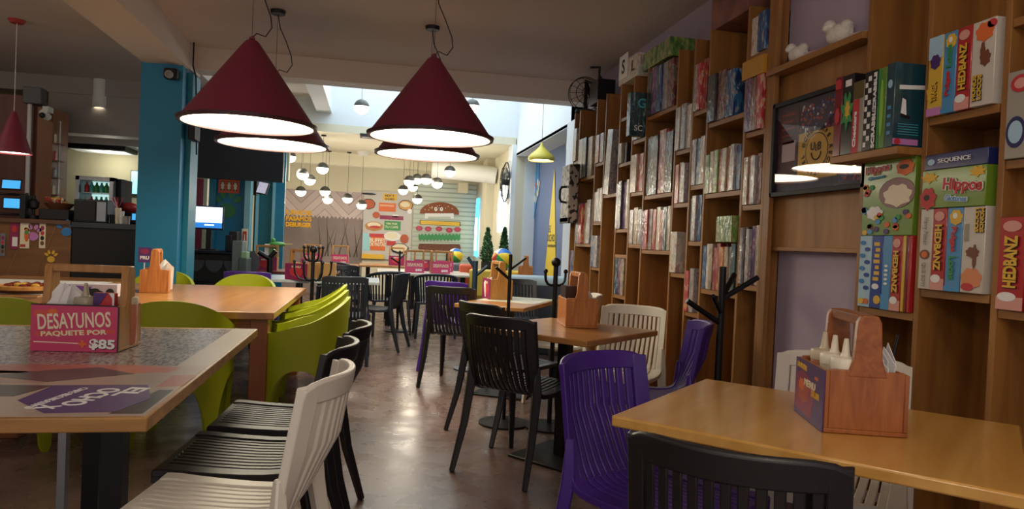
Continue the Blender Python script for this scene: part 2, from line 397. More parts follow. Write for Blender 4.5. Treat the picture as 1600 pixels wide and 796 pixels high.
# wall box on right side of column
c = aty(291, 195, 7.12)
L_(MB().box(-1.74, -1.68, 7.08, 7.3, c.z - .14, c.z + .12, BLACKM).build('conduit_box', bevel=.01), 'black open frame box fixed on the right side of the blue column', 'box')
c = aty(289, 120, 7.12)
L_(MB().tube([(-1.72, 7.1, c.z + .5), (-1.72, 7.1, 2.78), (-1.72, 7.22, 2.7), (-1.7, 7.22, 2.2), (-1.69, 7.22, 1.95)], .008, BLACKM, 6).build('cable'), 'black cable hanging down the right edge of the blue column', 'cable')
# counter
Yc = 7.6
x0 = aty(-40, 400, Yc).x - 1.3; x1 = aty(110, 400, Yc).x; x2 = -2.15
t = empty('bar_counter', (x1, Yc, 0), 0, 'wood panelled bar counter with stickers behind the pink breakfast sign', 'counter')
MB().box(x0 - x1, 0, 0, .5, 0, 1.22, BARW).build('front_panel', t)
MB().box(x0 - x1 - .02, .0, -.03, .56, 1.22, 1.26, wood('dark_bar_top', '#4b3022', '#6a452e', .35, 0)).build('worktop', t)
mb = MB()
for k in range(7): mb.hexa([(x0-x1+.25*k+.2, -.006, .3), (x0-x1+.25*k+.204, -.006, .3), (x0-x1+.25*k+.204, 0, .3), (x0-x1+.25*k+.2, 0, .3)], [(x0-x1+.25*k+.5, -.006, 1.2), (x0-x1+.25*k+.504, -.006, 1.2), (x0-x1+.25*k+.504, 0, 1.2), (x0-x1+.25*k+.5, 0, 1.2)], wood('light_seam', '#a07040', '#b08050'))
mb.build('inlay', t)
t = empty('bar_counter', (x1, Yc, 0), 0, 'black bar counter section between the wooden bar and the blue column', 'counter')
MB().box(.01, x2 - x1, 0, .6, 0, 1.2, BLACKM).build('front_panel', t); MB().box(.01, x2 - x1, -.02, .62, 1.2, 1.25, mat('black_stone', '#202226', .25)).build('worktop', t)
# stickers and leaflets on the counter front
def leaflet(x0, x1, y0, y1, Y, base, label, name='leaflet', extra=None):
    a = aty(x0, y1, Y); b = aty(x1, y0, Y); mb = MB(); mb.M = frame((a.x, Y, a.z), (1, 0, 0), (0, 0, 1))
    W, H = b.x - a.x, b.z - a.z; mb.prism([(0, 0), (W, 0), (W, H), (0, H)], -.001, .004, base)
    if extra: extra(mb, W, H)
    return L_(mb.build(name, smooth=False), label, 'poster' if name != 'paw_sticker' else 'sticker')
RED = mat('print_red', '#c2343a', .5); YEL = mat('print_yellow', '#e3b53a', .5); PNK = mat('print_pink', '#c8406c', .5); MAG = mat('print_magenta', '#8d2352', .5)
ORA = mat('print_orange', '#dd6a30', .5); GREENP = mat('print_green', '#3d9350', .5); BLU = mat('print_blue', '#2c7bc0', .5); NAVY = mat('print_navy', '#28285e', .5)
CRE = mat('print_cream', '#e9ddc0', .5); BRN = mat('print_brown', '#74452c', .5); LIL = mat('print_lilac', '#c57fc0', .5); WHP = mat('print_white', '#ecebea', .5); BLP = mat('print_black', '#151318', .5)
DPU = mat('print_purple', '#4d2a6e', .5)
def lf1(mb, W, H):
    mb.prism([(.3*W, .1*H), (.9*W, .1*H), (.9*W, .45*H), (.3*W, .45*H)], .004, .006, WHP); mb.ell(.5*W, .75*H, .3*W, .12*H, .004, .006, RED)
def lf2(mb, W, H):
    mb.ell(.7*W, .5*H, .25*W, .25*H, .004, .006, ORA); mb.ell(.7*W, .6*H, .2*W, .08*H, .006, .007, GREENP); mb.prism([(.05*W, .05*H), (.6*W, .05*H), (.6*W, .15*H), (.05*W, .15*H)], .004, .006, RED)
def lf3(mb, W, H):
    for k in range(4): mb.ell(.5*W, (.2 + .2*k)*H, .3*W, .09*H, .004, .006, (BRN, BLP, RED, MAG)[k])
leaflet(15, 30, 348, 389, Yc - .004, MAG, 'dark red leaflet on the wooden bar counter, next to the white burger leaflet', extra=lf1)
leaflet(31, 47, 347, 388, Yc - .004, CRE, 'white leaflet with a burger on the wooden bar counter', extra=lf2)
leaflet(61, 72, 349, 388, Yc - .004, CRE, 'narrow leaflet right of the pink paw on the bar counter', extra=lf3)
leaflet(0, 9, 365, 400, Yc - .004, STEEL, 'grey photo leaflet at the left edge of the bar counter', extra=lf3)
def paw(x, y, r, Y, m, label, rot=0):
    c = aty(x, y, Y); R = r / FPX * Y; mb = MB(); mb.M = frame((c.x, Y, c.z), (1, 0, 0), (0, 0, 1)) @ Matrix.Rotation(rot, 4, 'Z')
    mb.ell(0, -.35*R, .55*R, .5*R, 0, .004, m)
    for a_, q in ((-55, .8), (-20, .85), (20, .85), (55, .8)): mb.ell(sin(radians(a_))*R*q, cos(radians(a_))*R*q - .05*R, .2*R, .32*R, 0, .004, m, rot=-radians(a_))
    return L_(mb.build('paw_sticker'), label, 'sticker')
paw(52, 365, 12, Yc - .004, LIL, 'pink paw print sticker on the wooden bar counter')
paw(103, 358, 12, Yc - .004, BLU, 'blue paw print sticker at the right end of the wooden counter', .2)
paw(80, 402, 9, Yc - .004, YEL, 'yellow paw print sticker low on the wooden bar counter')
t = paw(355, 321, 22, 9.995, mat('paw_green', '#2f7d4a', .5), 'large green paw print painted on the blue wall above the monitor')
# ---------------------------------------------------------------- things on the bar
SCR = mat('screen_blue', '#3fa0dd', .3, emit=1.1); SCRW = mat('screen_white', '#dff0ff', .3, emit=1.6)
def tablet(x0, x1, y0, y1, Y, tilt, label):
    a = aty(x0, y1, Y); b = aty(x1, y0, Y); t = empty('tablet_screen', ((a.x + b.x)/2, Y, a.z), .1, label, 'screen')
    W, H = b.x - a.x, b.z - a.z; mb = MB(); mb.M = Matrix.Rotation(tilt, 4, 'X'); mb.box(-W/2, W/2, 0, .02, 0, H, BLACKM); mb.build('case', t, bevel=.005)
    mb = MB(); mb.M = Matrix.Rotation(tilt, 4, 'X'); mb.box(-W/2 + .012, W/2 - .012, -.002, 0, .015, H - .015, SCR).build('display', t); return t
Yt = 7.75
tablet(1, 33, 280, 296, Yt, -.2, 'upper of two tilted blue tablet screens on the bar counter'); tablet(4, 33, 309, 327, Yt, 0, 'lower of two blue tablet screens on the bar counter')
c = aty(38, 320, Yt + .05)
L_(MB().tube([(c.x, Yt + .1, 1.26), (c.x, Yt + .1, 1.52)], .015, DKM).box(c.x - .02, c.x + .03, Yt + .0, Yt + .14, 1.26, 1.5, BLACKM).tube([(c.x - .25, Yt + .08, 1.5), (c.x, Yt + .08, 1.5)], .012, DKM).tube([(c.x - .25, Yt + .08, 1.3), (c.x, Yt + .08, 1.3)], .012, DKM).build('tablet_holder'), 'black upright stand holding the two blue tablets', 'stand')
def bx(name, x0, x1, y0, y1, Y, dep, m, label, cat, bevel=.008, z0=None):
    a = aty(x0, y1, Y); b = aty(x1, y0, Y); z = a.z if z0 is None else z0
    return L_(MB().box(a.x, b.x, Y, Y + dep, z, b.z, m).build(name, bevel=bevel), label, cat)
t = bx('cash_register', 60, 108, 328, 340, Yt, .35, BLACKM, 'low black cash register on the wooden bar counter', 'register', z0=1.262)
c = aty(50, 312, Yt + .06)
L_(MB().lathe([(.05, 1.26), (.05, 1.3), (.015, 1.3), (.015, 1.36), (.045, 1.38), (.05, 1.44), (.02, 1.47), (.02, 1.5), (0, 1.5)], BLACKM, 14, (c.x, Yt + .1, 0)).build('coffee_grinder'), 'small black grinder next to the blue tablet screens', 'grinder')
# snack basket
c = aty(85, 322, Yt + .1)
t = empty('snack_basket', (c.x, Yt + .22, c.z - .02), 0, 'basket heaped with small snack packets on the cash register', 'basket')
mb = MB().lathe([(.08, -.02), (.14, .05)], BRN, 16); mb.build('bowl', t)
mb = MB()
for k in range(22):
    a_ = random.random()*6.28; r_ = random.random()*.12
    mb.M = Matrix.Translation((cos(a_)*r_, sin(a_)*r_, .05 + random.random()*.05)) @ Matrix.Rotation(random.random()*3, 4, (random.random(), 1, random.random()))
    mb.box(-.025, .025, -.018, .018, -.006, .006, (ORA, CRE, RED, YEL, BRN)[k % 5])
o = mb.build('snack_packets', t, smooth=False); o['kind'] = 'stuff'
# drinks fridge
Yf = 8.0
a = aty(117, 345, Yf); b = aty(178, 278, Yf)
t = empty('drinks_fridge', (a.x, Yf, 1.253), 0, 'black countertop drinks fridge with lit bottles behind glass', 'fridge')
W, H = b.x - a.x, b.z - 1.253
MB().box(0, .02, 0, .4, 0, H, DKM).box(W - .02, W, 0, .4, 0, H, DKM).box(0, W, 0, .4, 0, .03, DKM).box(0, W, 0, .4, H - .03, H, DKM).box(0, W, .37, .4, 0, H, mat('fridge_lit_back', '#bfe8e4', .4, emit=.9)).build('cabinet', t)
MB().box(0, .035, -.02, 0, 0, H, STEEL).box(W - .035, W, -.02, 0, 0, H, STEEL).box(0, W, -.02, 0, 0, .03, STEEL).box(0, W, -.02, 0, H - .04, H, STEEL).build('door_frame', t)
for z in (.16, .31): MB().box(.02, W - .02, .02, .36, z, z + .008, STEEL).build('shelf', t)
k = 0
for z in (.03, .168, .318):
    for i in range(6):
        mm = (GREENP, WHP, RED, mat('teal_glass', '#55c2b8', .2), GREENP, MC['teal_glass'])[(i + k) % 6]
        o = MB().lathe([(0, 0), (.024, 0), (.024, .07), (.01, .09), (.01, .11), (0, .11)], mm, 10).build('drink_bottle')
        o.location = (a.x + .06 + i*(W - .12)/5, Yf + .12, 1.254 + z); tag(o, 'small bottle on the %s shelf of the drinks fridge' % ('bottom', 'middle', 'top')[k], 'bottle', 'bottles on the %s fridge shelf' % ('bottom', 'middle', 'top')[k])
    k += 1
o = bx('fridge_side_box', 180, 190, 280, 345, Yf + .1, .35, DKM, 'dark metal cabinet standing right beside the drinks fridge', 'cabinet', z0=1.253)
a = aty(119, 345, 7.75); b = aty(172, 314, 7.75)
t = empty('microwave', (a.x, 7.68, 1.253), 0, 'black microwave oven in front of the drinks fridge', 'microwave')
W, H = b.x - a.x, b.z - 1.253
MB().box(0, W, 0, .3, 0, H, mat('microwave_shell', '#2c3034', .35)).build('body', t, bevel=.008); MB().box(.01, W*.66, -.012, 0, .015, H - .015, BLACKM).build('door', t, bevel=.004); MB().box(W*.7, W - .01, -.008, 0, .015, H - .02, STEEL).build('control_panel', t)
# cups, straws, sauce bottle
Yq = 7.74
for i, (x, y, h, m, lab, r_) in enumerate(((176, 345, .09, BLACKM, 'short black cup beside the microwave', .03), (184, 347, .16, CRE, 'tall cream paper cup stack beside the microwave', .03), (190, 348, .13, WHP, 'white cup just right of the tall cream cup', .024), (198, 347, .08, mat('clear_jar', '#a8a298', .15), 'small glass jar at the right end of the black counter', .034))):
    q = aty(x, y, Yq)
    L_(MB().lathe([(0, 0), (r_*.8, 0), (r_, h), (r_*.85, h), (r_*.7, .01)], m, 14).build('cup'), lab, 'cup').location = (q.x, Yq, 1.252)
q = aty(184, 330, Yq)
mb = MB()
for k in range(8): mb.tube([(q.x, Yq, 1.40), (q.x + random.uniform(-.08, .06), Yq + random.uniform(-.03, .03), 1.52)], .003, (PNK, WHP, RED)[k % 3], 5)
o = L_(mb.build('straws'), 'bunch of pink and white straws in the tall cream cup', 'straws'); o['kind'] = 'stuff'
q = aty(199, 322, 8.15)
o = L_(MB().sphere((q.x, 8.2, q.z - .02), .1, mat('red_plastic', '#b02c2a', .4), sc=(1, .8, .6)).build('domed_lid'), 'red domed lid on the shelf behind the cups', 'lid')
L_(MB().box(q.x - .1, q.x + .1, 8.1, 8.3, 1.253, q.z - .07, BLACKM).build('juice_machine', bevel=.01), 'black boxy machine under the red domed lid', 'machine')
q = aty(208, 335, 7.72)
tablet(204, 214, 332, 346, 7.7, -.1, 'small lit screen at the right end of the black counter')
# lit menu screen on far wall
a = aty(204, 304, 10.58); b = aty(216, 267, 10.58)
t = empty('wall_screen', (a.x, 10.56, a.z), 0, 'bright blue-white picture screen on the wall left of the blue column', 'screen')
MB().box(0, .5, 0, .03, 0, b.z - a.z, BLACKM).build('case', t); MB().box(.01, .49, -.004, 0, .01, b.z - a.z - .01, mat('screen_landscape', '#9adfe6', .3, emit=1.0, var=.35, vscale=9)).build('display', t)
# shelf of small things at the end of the wood wall
q = aty(90, 240, 8.7)
t = empty('wall_rack', (q.x, 8.62, 0), 0, 'narrow rack of small items at the end of the wooden wall', 'rack')
MB().tube([(.05, 0, 1.25), (.05, 0, q.z + .35)], .012, STEEL, 8).build('post', t)
for k in range(5): MB().box(-.06, .07, -.05, .1, 1.35 + k*.19, 1.36 + k*.19, BRN).build('shelf', t)
for k in range(5):
    o = MB().lathe([(0, 0), (.03, 0), (.03, .09), (.012, .11), (.012, .13), (0, .13)], (BRN, CRE, STEEL, RED, CRE)[k], 10).build('syrup_bottle'); o.location = (q.x - .01, 8.62, 1.361 + k*.19)
    tag(o, 'small bottle on the narrow wall rack, %s level' % ('lowest', 'second', 'third', 'fourth', 'top')[k], 'bottle', 'bottles on the wall rack')
# fluorescent fitting
q = aty(150, 233, 10.0)
L_(MB().box(q.x - .35, q.x + .35, 10.0, 10.5, q.z, q.z + .06, DKM).box(q.x - .33, q.x + .33, 10.02, 10.48, q.z - .01, q.z, PALEB).build('ceiling_fitting'), 'dark flat ceiling fitting above the drinks fridge', 'light fitting'); point('fitting_glow', (q.x + .1, 10.2, q.z - .12), 9, (1, .93, .78), .06)
struct(MB().box(XL, -2.4, 10.0, 10.6, q.z + .06, q.z + .2, BEAMM), 'trim_8')
# ---------------------------------------------------------------- cone pendant lamps
SHADE = mat('burgundy_shade', '#862d45', .6); SHADEI = mat('shade_inner_white', '#fff3dd', .6)
DIFF = mat('lamp_diffuser', '#fff1d2', .5, emit=LAMP_E)
RIMM = mat('shade_rim', '#4b2a30', .4)
def make_lamp(key):
    t = empty('cone_pendant_lamp', cat='pendant lamp'); R, H = .43, .55
    MB().lathe([(R, 0), (R*.985, .008), (.05, H - .015), (.035, H), (0, H)], SHADE, 64).build('shade', t)
    MB().lathe([(.04, H - .01), (R*.975, .004)], SHADEI, 64).build('shade_lining', t)
    MB().lathe([(R - .02, -.008), (R + .004, -.008), (R + .009, .014), (R - .012, .006), (R - .02, -.008)], RIMM, 64).build('rim', t)
    mb = MB().lathe([(0, .006), (R*.965, .006), (R*.965, .01), (0, .01)], DIFF, 48); mb.build('diffuser', t)
    MB().lathe([(0, 0), (.02, 0), (.018, .014), (.006, .02), (0, .02)], SHADE, 16, (0, 0, H + .01)).build('socket_cap', t)
    cz = CZ - key
    pts = [(0, 0, H + .02), (.03, 0, H + .05), (.09, 0, H + .03), (.13, .0, H + .09), (.12, 0, H + .16), (.07, .01, H + .28), (.02, .01, H + .38), (0, 0, cz - .02)]
    MB().tube(pts, .004, BLACKM, 6).build('cord', t); MB().tube([(0, 0, H + .01), (0, 0, cz - .02)], .0015, BLACKM, 5).build('suspension_wire', t)
    MB().lathe([(0, 0), (.055, 0), (.06, .03), (0, .03)], BLACKM, 20, (0, 0, cz - .03)).build('canopy', t)
    return t
lamp = proto(make_lamp)
for x, y, z, lab in ((-.82, 4.85, 1.93, 'front burgundy cone lamp of the left pair, over the lime chairs'), (-.80, 5.85, 1.93, 'rear burgundy cone lamp of the left pair, mostly behind the front one'),
                     (.375, 4.85, 1.93, 'front burgundy cone lamp of the right pair, over the aisle'), (.43, 5.85, 1.93, 'rear burgundy cone lamp of the right pair, tucked behind the front one'),
                     ):
    lamp(1.93, (x, y, z), .3*x, lab, 'burgundy cone lamps', 'pendant lamp')
lamp(1.93, (.35, -.55, 1.95), 0, 'burgundy cone lamp added behind the viewpoint to light the foreground', 'burgundy cone lamps', 'pendant lamp')  # extra unseen lamp, added to light the foreground
# small cone over the bar
q = aty(20, 240, 6.9)
t = empty('small_cone_lamp', (q.x, 6.9, q.z), 0, 'small burgundy cone lamp over the bar tablets at the far left', 'pendant lamp')
MB().lathe([(.145, 0), (.03, .34), (.012, .37), (0, .37)], SHADE, 32).build('shade', t); MB().lathe([(.135, .01), (.02, .3)], SHADEI, 32).build('shade_lining', t)
MB().lathe([(0, .015), (.135, .015), (.135, .018), (0, .018)], DIFF, 32).build('diffuser', t)
MB().tube([(0, 0, .37), (0, 0, CZ - q.z)], .003, WHITEP, 6).build('cord', t); MB().lathe([(0, -.03), (.05, -.03), (.07, 0), (0, 0)], mat('red_canopy', '#a8302c', .5), 16, (0, 0, CZ - q.z)).build('canopy', t)
# white cylinder downlight
q = atz(158, 125, CZ); q2 = aty(158, 169, q.y)
t = empty('cylinder_downlight', (q.x, q.y, CZ), 0, 'white cylinder downlight on the ceiling left of the blue column', 'ceiling light')
MB().lathe([(.085, 0), (.085, q2.z - CZ), (.07, q2.z - CZ), (.07, q2.z - CZ + .03)], WHITEP, 28).build('housing', t); MB().lathe([(0, 0), (.07, 0), (.07, .005), (0, .005)], DIFF, 24, (0, 0, q2.z - CZ + .01)).build('diffuser', t)
def flush(x, y, e, lab):  # lamps added out of view to brighten the ceiling and foreground
    t = empty('added_ceiling_light', (x, y, CZ), 0, lab, 'ceiling light', 'added ceiling fill lights')
    MB().lathe([(0, -.02), (.16, -.02), (.17, 0), (0, 0)], WHITEP, 28).build('base', t); MB().sphere((0, 0, -.02), .15, mat('opal_glass', '#ffedd0', .4, emit=6), 24, 8, (1, 1, .6), z0=-1, z1=0).build('opal_globe', t)
    point('ceiling_fill', (0, 0, -.32), e, (1, .88, .76), .12, t)
flush(.9, .9, 15, 'added round fill light over the near right table, out of view'); flush(-1.1, -.3, 17, 'added round fill light on the ceiling behind the viewpoint'); flush(-3.9, 2.6, 18, 'added round fill light on the left hall ceiling, out of view'); flush(-4.6, 6.0, 14, 'added round fill light over the bar side, out of view')
# ---------------------------------------------------------------- half-dark globe pendants
GLW = mat('globe_glass_lit', '#fff2d6', .3, emit=GLOBE_E)
GLD = mat('globe_metal_cap', '#4b4a46', .4, .3)
def make_globe(key):
    t = empty('globe_pendant', cat='pendant lamp')
    MB().sphere((0, 0, 0), .095, GLD, 20, 8, z0=0, z1=1).build('metal_cap', t); MB().sphere((0, 0, 0), .094, GLW, 20, 8, z0=-1, z1=0.0).build('glass_globe', t)
    MB().tube([(0, 0, .09), (0, 0, key)], .003, BLACKM, 5).build('cord', t); MB().lathe([(0, 0), (.04, 0), (.04, .02), (0, .02)], BLACKM, 12, (0, 0, key - .02)).build('canopy', t)
    return t
GL = [((453, 245), 11.6), ((473, 272), 11.6), ((484, 281), 12.2), ((504, 263), 11.6), ((470, 299), 13.3), ((508, 299), 13.5), ((512, 311), 13.7), ((543, 310), 13.7), ((565, 320), 13.8),
      ((640, 283), 11.9), ((652, 280), 12.4), ((630, 297), 13.6), ((652, 311), 13.7), ((666, 280), 12.0), ((683, 286), 12.0), ((645, 292), 13.9), ((703, 268), 11.5)]
GLL = ['globe pendant peeking out below the rear left cone lamp', 'globe pendant in the left cluster, overlapping the smaller one beside it', 'smaller globe pendant overlapping its left neighbour under the rear left cone lamp',
       'highest globe pendant of the left cluster', 'leftmost low globe pendant above the yellow lettering', 'low globe pendant, the upper of two close ones by the grey wallpaper', 'low globe pendant, the lower of two close ones by the grey wallpaper',
       'globe pendant alone at the right end of the left cluster', 'glowing globe pendant right above the food poster corner', 'upper left globe pendant of the right cluster', 'brightest globe pendant in the middle of the right cluster', 'leftmost small globe pendant of the right cluster',
       'lowest globe pendant of the right cluster, above the burger mural', 'right-hand upper globe pendant in the right cluster', 'large globe pendant at the right end of the right cluster', 'small globe pendant deep inside the right cluster', 'globe pendant hanging just below the rear right cone lamp']
for i, ((x, y), Y) in enumerate(GL):
    c = aty(x, y, Y)
    t = make_globe(BZ - c.z); place(t, c, 0, GLL[i], 'globe pendants over the back room')
    if i in (0, 3, 5, 7, 9, 12, 14, 16): point('globe_glow', (0, 0, -.16), 16, (1, .92, .78), .09, t)
for (x, y, Y, lab) in ((561, 167, 9.0, 'globe pendant in the skylight shaft, left of the front right cone lamp'), (608, 165, 9.4, 'globe pendant in the skylight shaft hidden behind the front right cone lamp'), (738, 166, 9.0, 'globe pendant in the skylight shaft, right of the front right cone lamp')):
    if x == 608: continue
    c = aty(x + (4 if x < 600 else 0), y, Y); t = make_globe(4.4 - c.z); place(t, c, 0, lab, 'globe pendants over the back room')
# yellow onion lamp by the niche
q = aty(849, 252, 9.0); qt = aty(849, 223, 9.0)
YLM = mat('yellow_lamp_metal', '#cfc04a', .45)
t = empty('yellow_pendant_lamp', (q.x - .03, 9.0, q.z), 0, 'yellow onion-shaped metal lamp in front of the blue-grey mural', 'pendant lamp')
h = qt.z - q.z; MB().lathe([(.17, 0), (.18, .02), (.175, .05), (.14, .09), (.09, .13), (.05, .17), (.025, h*.8), (.012, h), (0, h)], YLM, 32).build('shade', t)
MB().lathe([(.165, .005), (.13, .08)], SHADEI, 32).build('shade_lining', t); MB().lathe([(0, .02), (.12, .02), (.12, .024), (0, .024)], DIFF, 24).build('bulb', t)
MB().tube([(0, 0, h), (0, 0, 4.4 - q.z)], .003, BLACKM, 5).build('cord', t)
q = aty(868, 256, 9.0)
t = empty('wall_spotlight', (XW + .25, 8.95, 2.5), 0, 'small white spotlight behind the yellow lamp, shining down the mural', 'spotlight')
MB().lathe([(.03, 0), (.035, .08), (0, .09)], WHITEP, 14).build('housing', t)
d = bpy.data.lights.new('spot', 'SPOT'); d.energy = 45; d.spot_size = radians(70); d.spot_blend = .8; d.color = (1, .93, .8); d.shadow_soft_size = .03
o = bpy.data.objects.new('spot_beam', d); COL.objects.link(o); o.parent = t; o.location = (0, 0, -.02); o.rotation_euler = (0, radians(12), 0)
# smoke detector / vents on back ceiling
q = atz(576, 211, BZ)
t = empty('ceiling_vent', (q.x, q.y, BZ), 0, 'small black ceiling vent between the left and right cone lamps', 'vent'); MB().box(-.13, .13, -.13, .13, -.04, 0, BLACKM).build('frame', t); MB().box(-.1, .1, -.1, .1, -.05, -.04, STEEL).build('grille', t)
q = atz(566, 276, BZ - .02)
L_(MB().lathe([(0, -.07), (.1, -.07), (.13, 0), (0, 0)], WHITEP, 20, (aty(566, 276, 13.5).x, 13.5, BZ)).build('ceiling_lamp'), 'flush white ceiling lamp behind the left globe pendants', 'ceiling light')

# ---------------------------------------------------------------- slatted resin chairs
def interp(P, t):
    n = len(P) - 1; f = min(max(t, 0), 1) * n; i = min(int(f), n - 1); u = f - i
    p0, p1, p2, p3 = P[max(i-1, 0)], P[i], P[i+1], P[min(i+2, n)]
    return tuple(.5*((2*b) + (c - a)*u + (2*a - 5*b + 4*c - d)*u*u + (-a + 3*b - 3*c + d)*u**3) for a, b, c, d in zip(p0, p1, p2, p3))
SEATP = [(.24, .450), (.20, .451), (.10, .441), (-.06, .432), (-.165, .438), (-.20, .458)]
BACKP = [(-.20, .458), (-.215, .50), (-.228, .60), (-.243, .70), (-.259, .79), (-.268, .85)]
def curve_dy(x, z, hw): return -.085 * (1 - min(1, (x / hw) ** 2)) * max(0, min(1, (z - .44) / .22))
def strip(mb, P, x0, x1, t0, t1, n, th, m, hw=.22, x0b=None, x1b=None):
    vs = []; fs = []
    for i in range(n + 1):
        t = t0 + (t1 - t0)*i/n; y, z = interp(P, t); y2, z2 = interp(P, min(1, t + .01)); y1, z1 = interp(P, max(0, t - .01))
        ty, tz = y2 - y1, z2 - z1; l = math.hypot(ty, tz) or 1; ny, nz = tz/l, -ty/l
        if P is SEATP and nz < 0 : ny, nz = -ny, -nz
        u = i/n; xa = x0 + ((x0b if x0b is not None else x0) - x0)*u; xb = x1 + ((x1b if x1b is not None else x1) - x1)*u
        for x in (xa, xb):
            dy = curve_dy(x, z, hw)
            vs.append((x, y + dy + ny*th/2, z + nz*th/2)); vs.append((x, y + dy - ny*th/2, z - nz*th/2))
    for i in range(n):
        a = i*4; b = a + 4
        fs += [(a, a+2, b+2, b), (a+1, b+1, b+3, a+3), (a, b, b+1, a+1), (a+2, a+3, b+3, b+2)]
    e = n*4; fs += [(0, 1, 3, 2), (e, e+2, e+3, e+1)]
    mb.add(vs, fs, m)
def make_chair(m):
    t = empty('slatted_chair', cat='chair'); NS = 11; W0 = .175
    mb = MB(); pit = 2*W0/NS
    for k in range(NS):
        xc = -W0 + pit*(k + .5); strip(mb, SEATP, xc - pit*.4, xc + pit*.4, .1, 1, 8, .013, m)
    mb.box(-.225, .225, .215, .243, .418, .457, m); strip(mb, SEATP, -.228, -W0 + .004, 0, 1, 9, .024, m, x0b=-.215); strip(mb, SEATP, W0 - .004, .228, 0, 1, 9, .024, m, x1b=.215)
    mb.box(-.19, .19, -.02, .01, .405, .43, m)
    mb.build('seat', t, bevel=.003, seg=1)
    mb = MB()
    for k in range(NS):
        xc = -W0 + pit*(k + .5); strip(mb, BACKP, xc - pit*.33, xc + pit*.33, 0, .84, 8, .013, m)
    NX = 10; xs = [-.215 + .43*i/NX for i in range(NX + 1)]
    for a, b in zip(xs[:-1], xs[1:]): pass
    # curved top rail as one swept bar
    vs = []; fs = []; n2 = 14
    for i in range(n2 + 1):
        x = -.215 + .43*i/n2
        for (t_, o_) in ((.79, .011), (.79, -.011), (.97, -.011), (1.0, -.004), (1.0, .006), (.97, .012)):
            y, z = interp(BACKP, t_); dy = curve_dy(x, z, .22); zc = -.022*(abs(x)/.215)**8 if t_ > .9 else 0
            vs.append((x, y + dy - o_, z + zc))
    for i in range(n2):
        for k in range(6): a = i*6 + k; b = i*6 + (k+1) % 6; fs.append((a, b, b+6, a+6))
    fs += [tuple(range(6))[::-1], tuple(n2*6 + k for k in range(6))]; mb.add(vs, fs, m)
    for s_ in (-1, 1):
        strip(mb, BACKP, s_*.2155, s_*(W0 - .002), 0, .93, 9, .0235, m) if s_ > 0 else strip(mb, BACKP, -.2155, -W0 + .002, 0, .93, 9, .0235, m)
    mb.build('backrest', t, bevel=.004, seg=2)
    for s_ in (-1, 1):
        MB().tube([(s_*.212, .20, .44), (s_*.216, .215, .3), (s_*.225, .235, 0)], [.030, .026, .019], m, 4, sq=(1, 1, 0)).build('leg', t, bevel=.005, seg=1)
        MB().tube([(s_*.206, -.222, .60), (s_*.208, -.222, .46), (s_*.214, -.26, .25), (s_*.228, -.335, 0)], [.018, .032, .027, .019], m, 4, sq=(1, 1, 0)).build('leg', t, bevel=.005, seg=1)
    return t
chair = proto(make_chair)
def ch(m, x, y, f, lab, grp): return chair(m, (x, y, 0), heading(f), lab, grp)
# position of seat centre from the middle of the back's top
def chb(m, bx_, by_, f, lab, grp):
    f = Vector(f).normalized(); return ch(m, bx_ + f.x*.26, by_ + f.y*.26, f, lab, grp)
G1 = 'slatted chairs along the left tables'; G2 = 'slatted chairs around the middle tables'; G3 = 'slatted chairs around the near right table'
chb(WHT, -.135, 2.02, (-.99, .15), 'white slatted chair nearest the camera beside the photo-print table', G1)
chb(BLK, -.13, 2.53, (-.99, .08), 'black slatted chair directly behind the near white chair', G1)
chb(BLK, -.085, 3.06, (-.99, .05), 'black slatted chair second behind the near white chair, next to the lime chairs', G1)
ch(BLK, .86, 3.72, (.70, .71), 'black slatted chair nearest in the middle aisle, seen from behind', G2)
ch(BLK, .92, 4.42, (.86, .5), 'black slatted chair half hidden behind the nearest aisle chair', G2)
ch(BLK, .77, 5.95, (.42, .9), 'black slatted chair third along the aisle with a purple one behind it', G2)
chb(PUR, .70, 6.42, (.5, .87), 'purple slatted chair just showing above the third aisle chair', G2)
chb(WHT, 1.69, 4.27, (-.6, -.8), 'white slatted chair at the middle table in front of the shelves', G2)
chb(WHT, 1.72, 5.3, (-.97, .2), 'white slatted chair seen side-on at the far bookshelf', G2)
chb(BLK, .725, 1.26, (.63, .78), 'black slatted chair back in the foreground before the near right table', G3)
chb(PUR, .815, 2.285, (.5, -.87), 'purple slatted chair at the left end of the near right table', G3)
chb(PUR, 1.70, 3.43, (-.95, .3), 'dark purple slatted chair beside the coat stand, seen side-on', G2)
W3 = chb(WHT, 1.765, 2.325, (-.67, -.74), 'white slatted chair behind the condiment caddy on the near right table', G3); W3.scale = (1.08, 1, 1)
ch(BLKC, -.22, 7.0, (.02, 1), 'dark slatted chair with its back to the aisle at the far white table', 'slatted chairs of the far tables')
ch(BLKC, .08, 7.83, (-.95, .3), 'dark slatted chair turned sideways with its leg out in the aisle', 'slatted chairs of the far tables')
ch(BLKC, -.35, 9.0, (0, -1), 'dark slatted chair facing the camera beyond the far white table', 'slatted chairs of the far tables')
ch(PUR, -1.15, 7.3, (0, 1), 'purple slatted chair back before the far white table, left of the hook stand', 'slatted chairs of the far tables')
ch(BLKC, 1.55, 6.9, (.1, -1), 'grey slatted chair in front of the pale blue bench', 'slatted chairs of the far tables')
ch(BLKC, -1.75, 8.2, (1, .1), 'dark chair at the left end of the far white table', 'slatted chairs of the far tables')

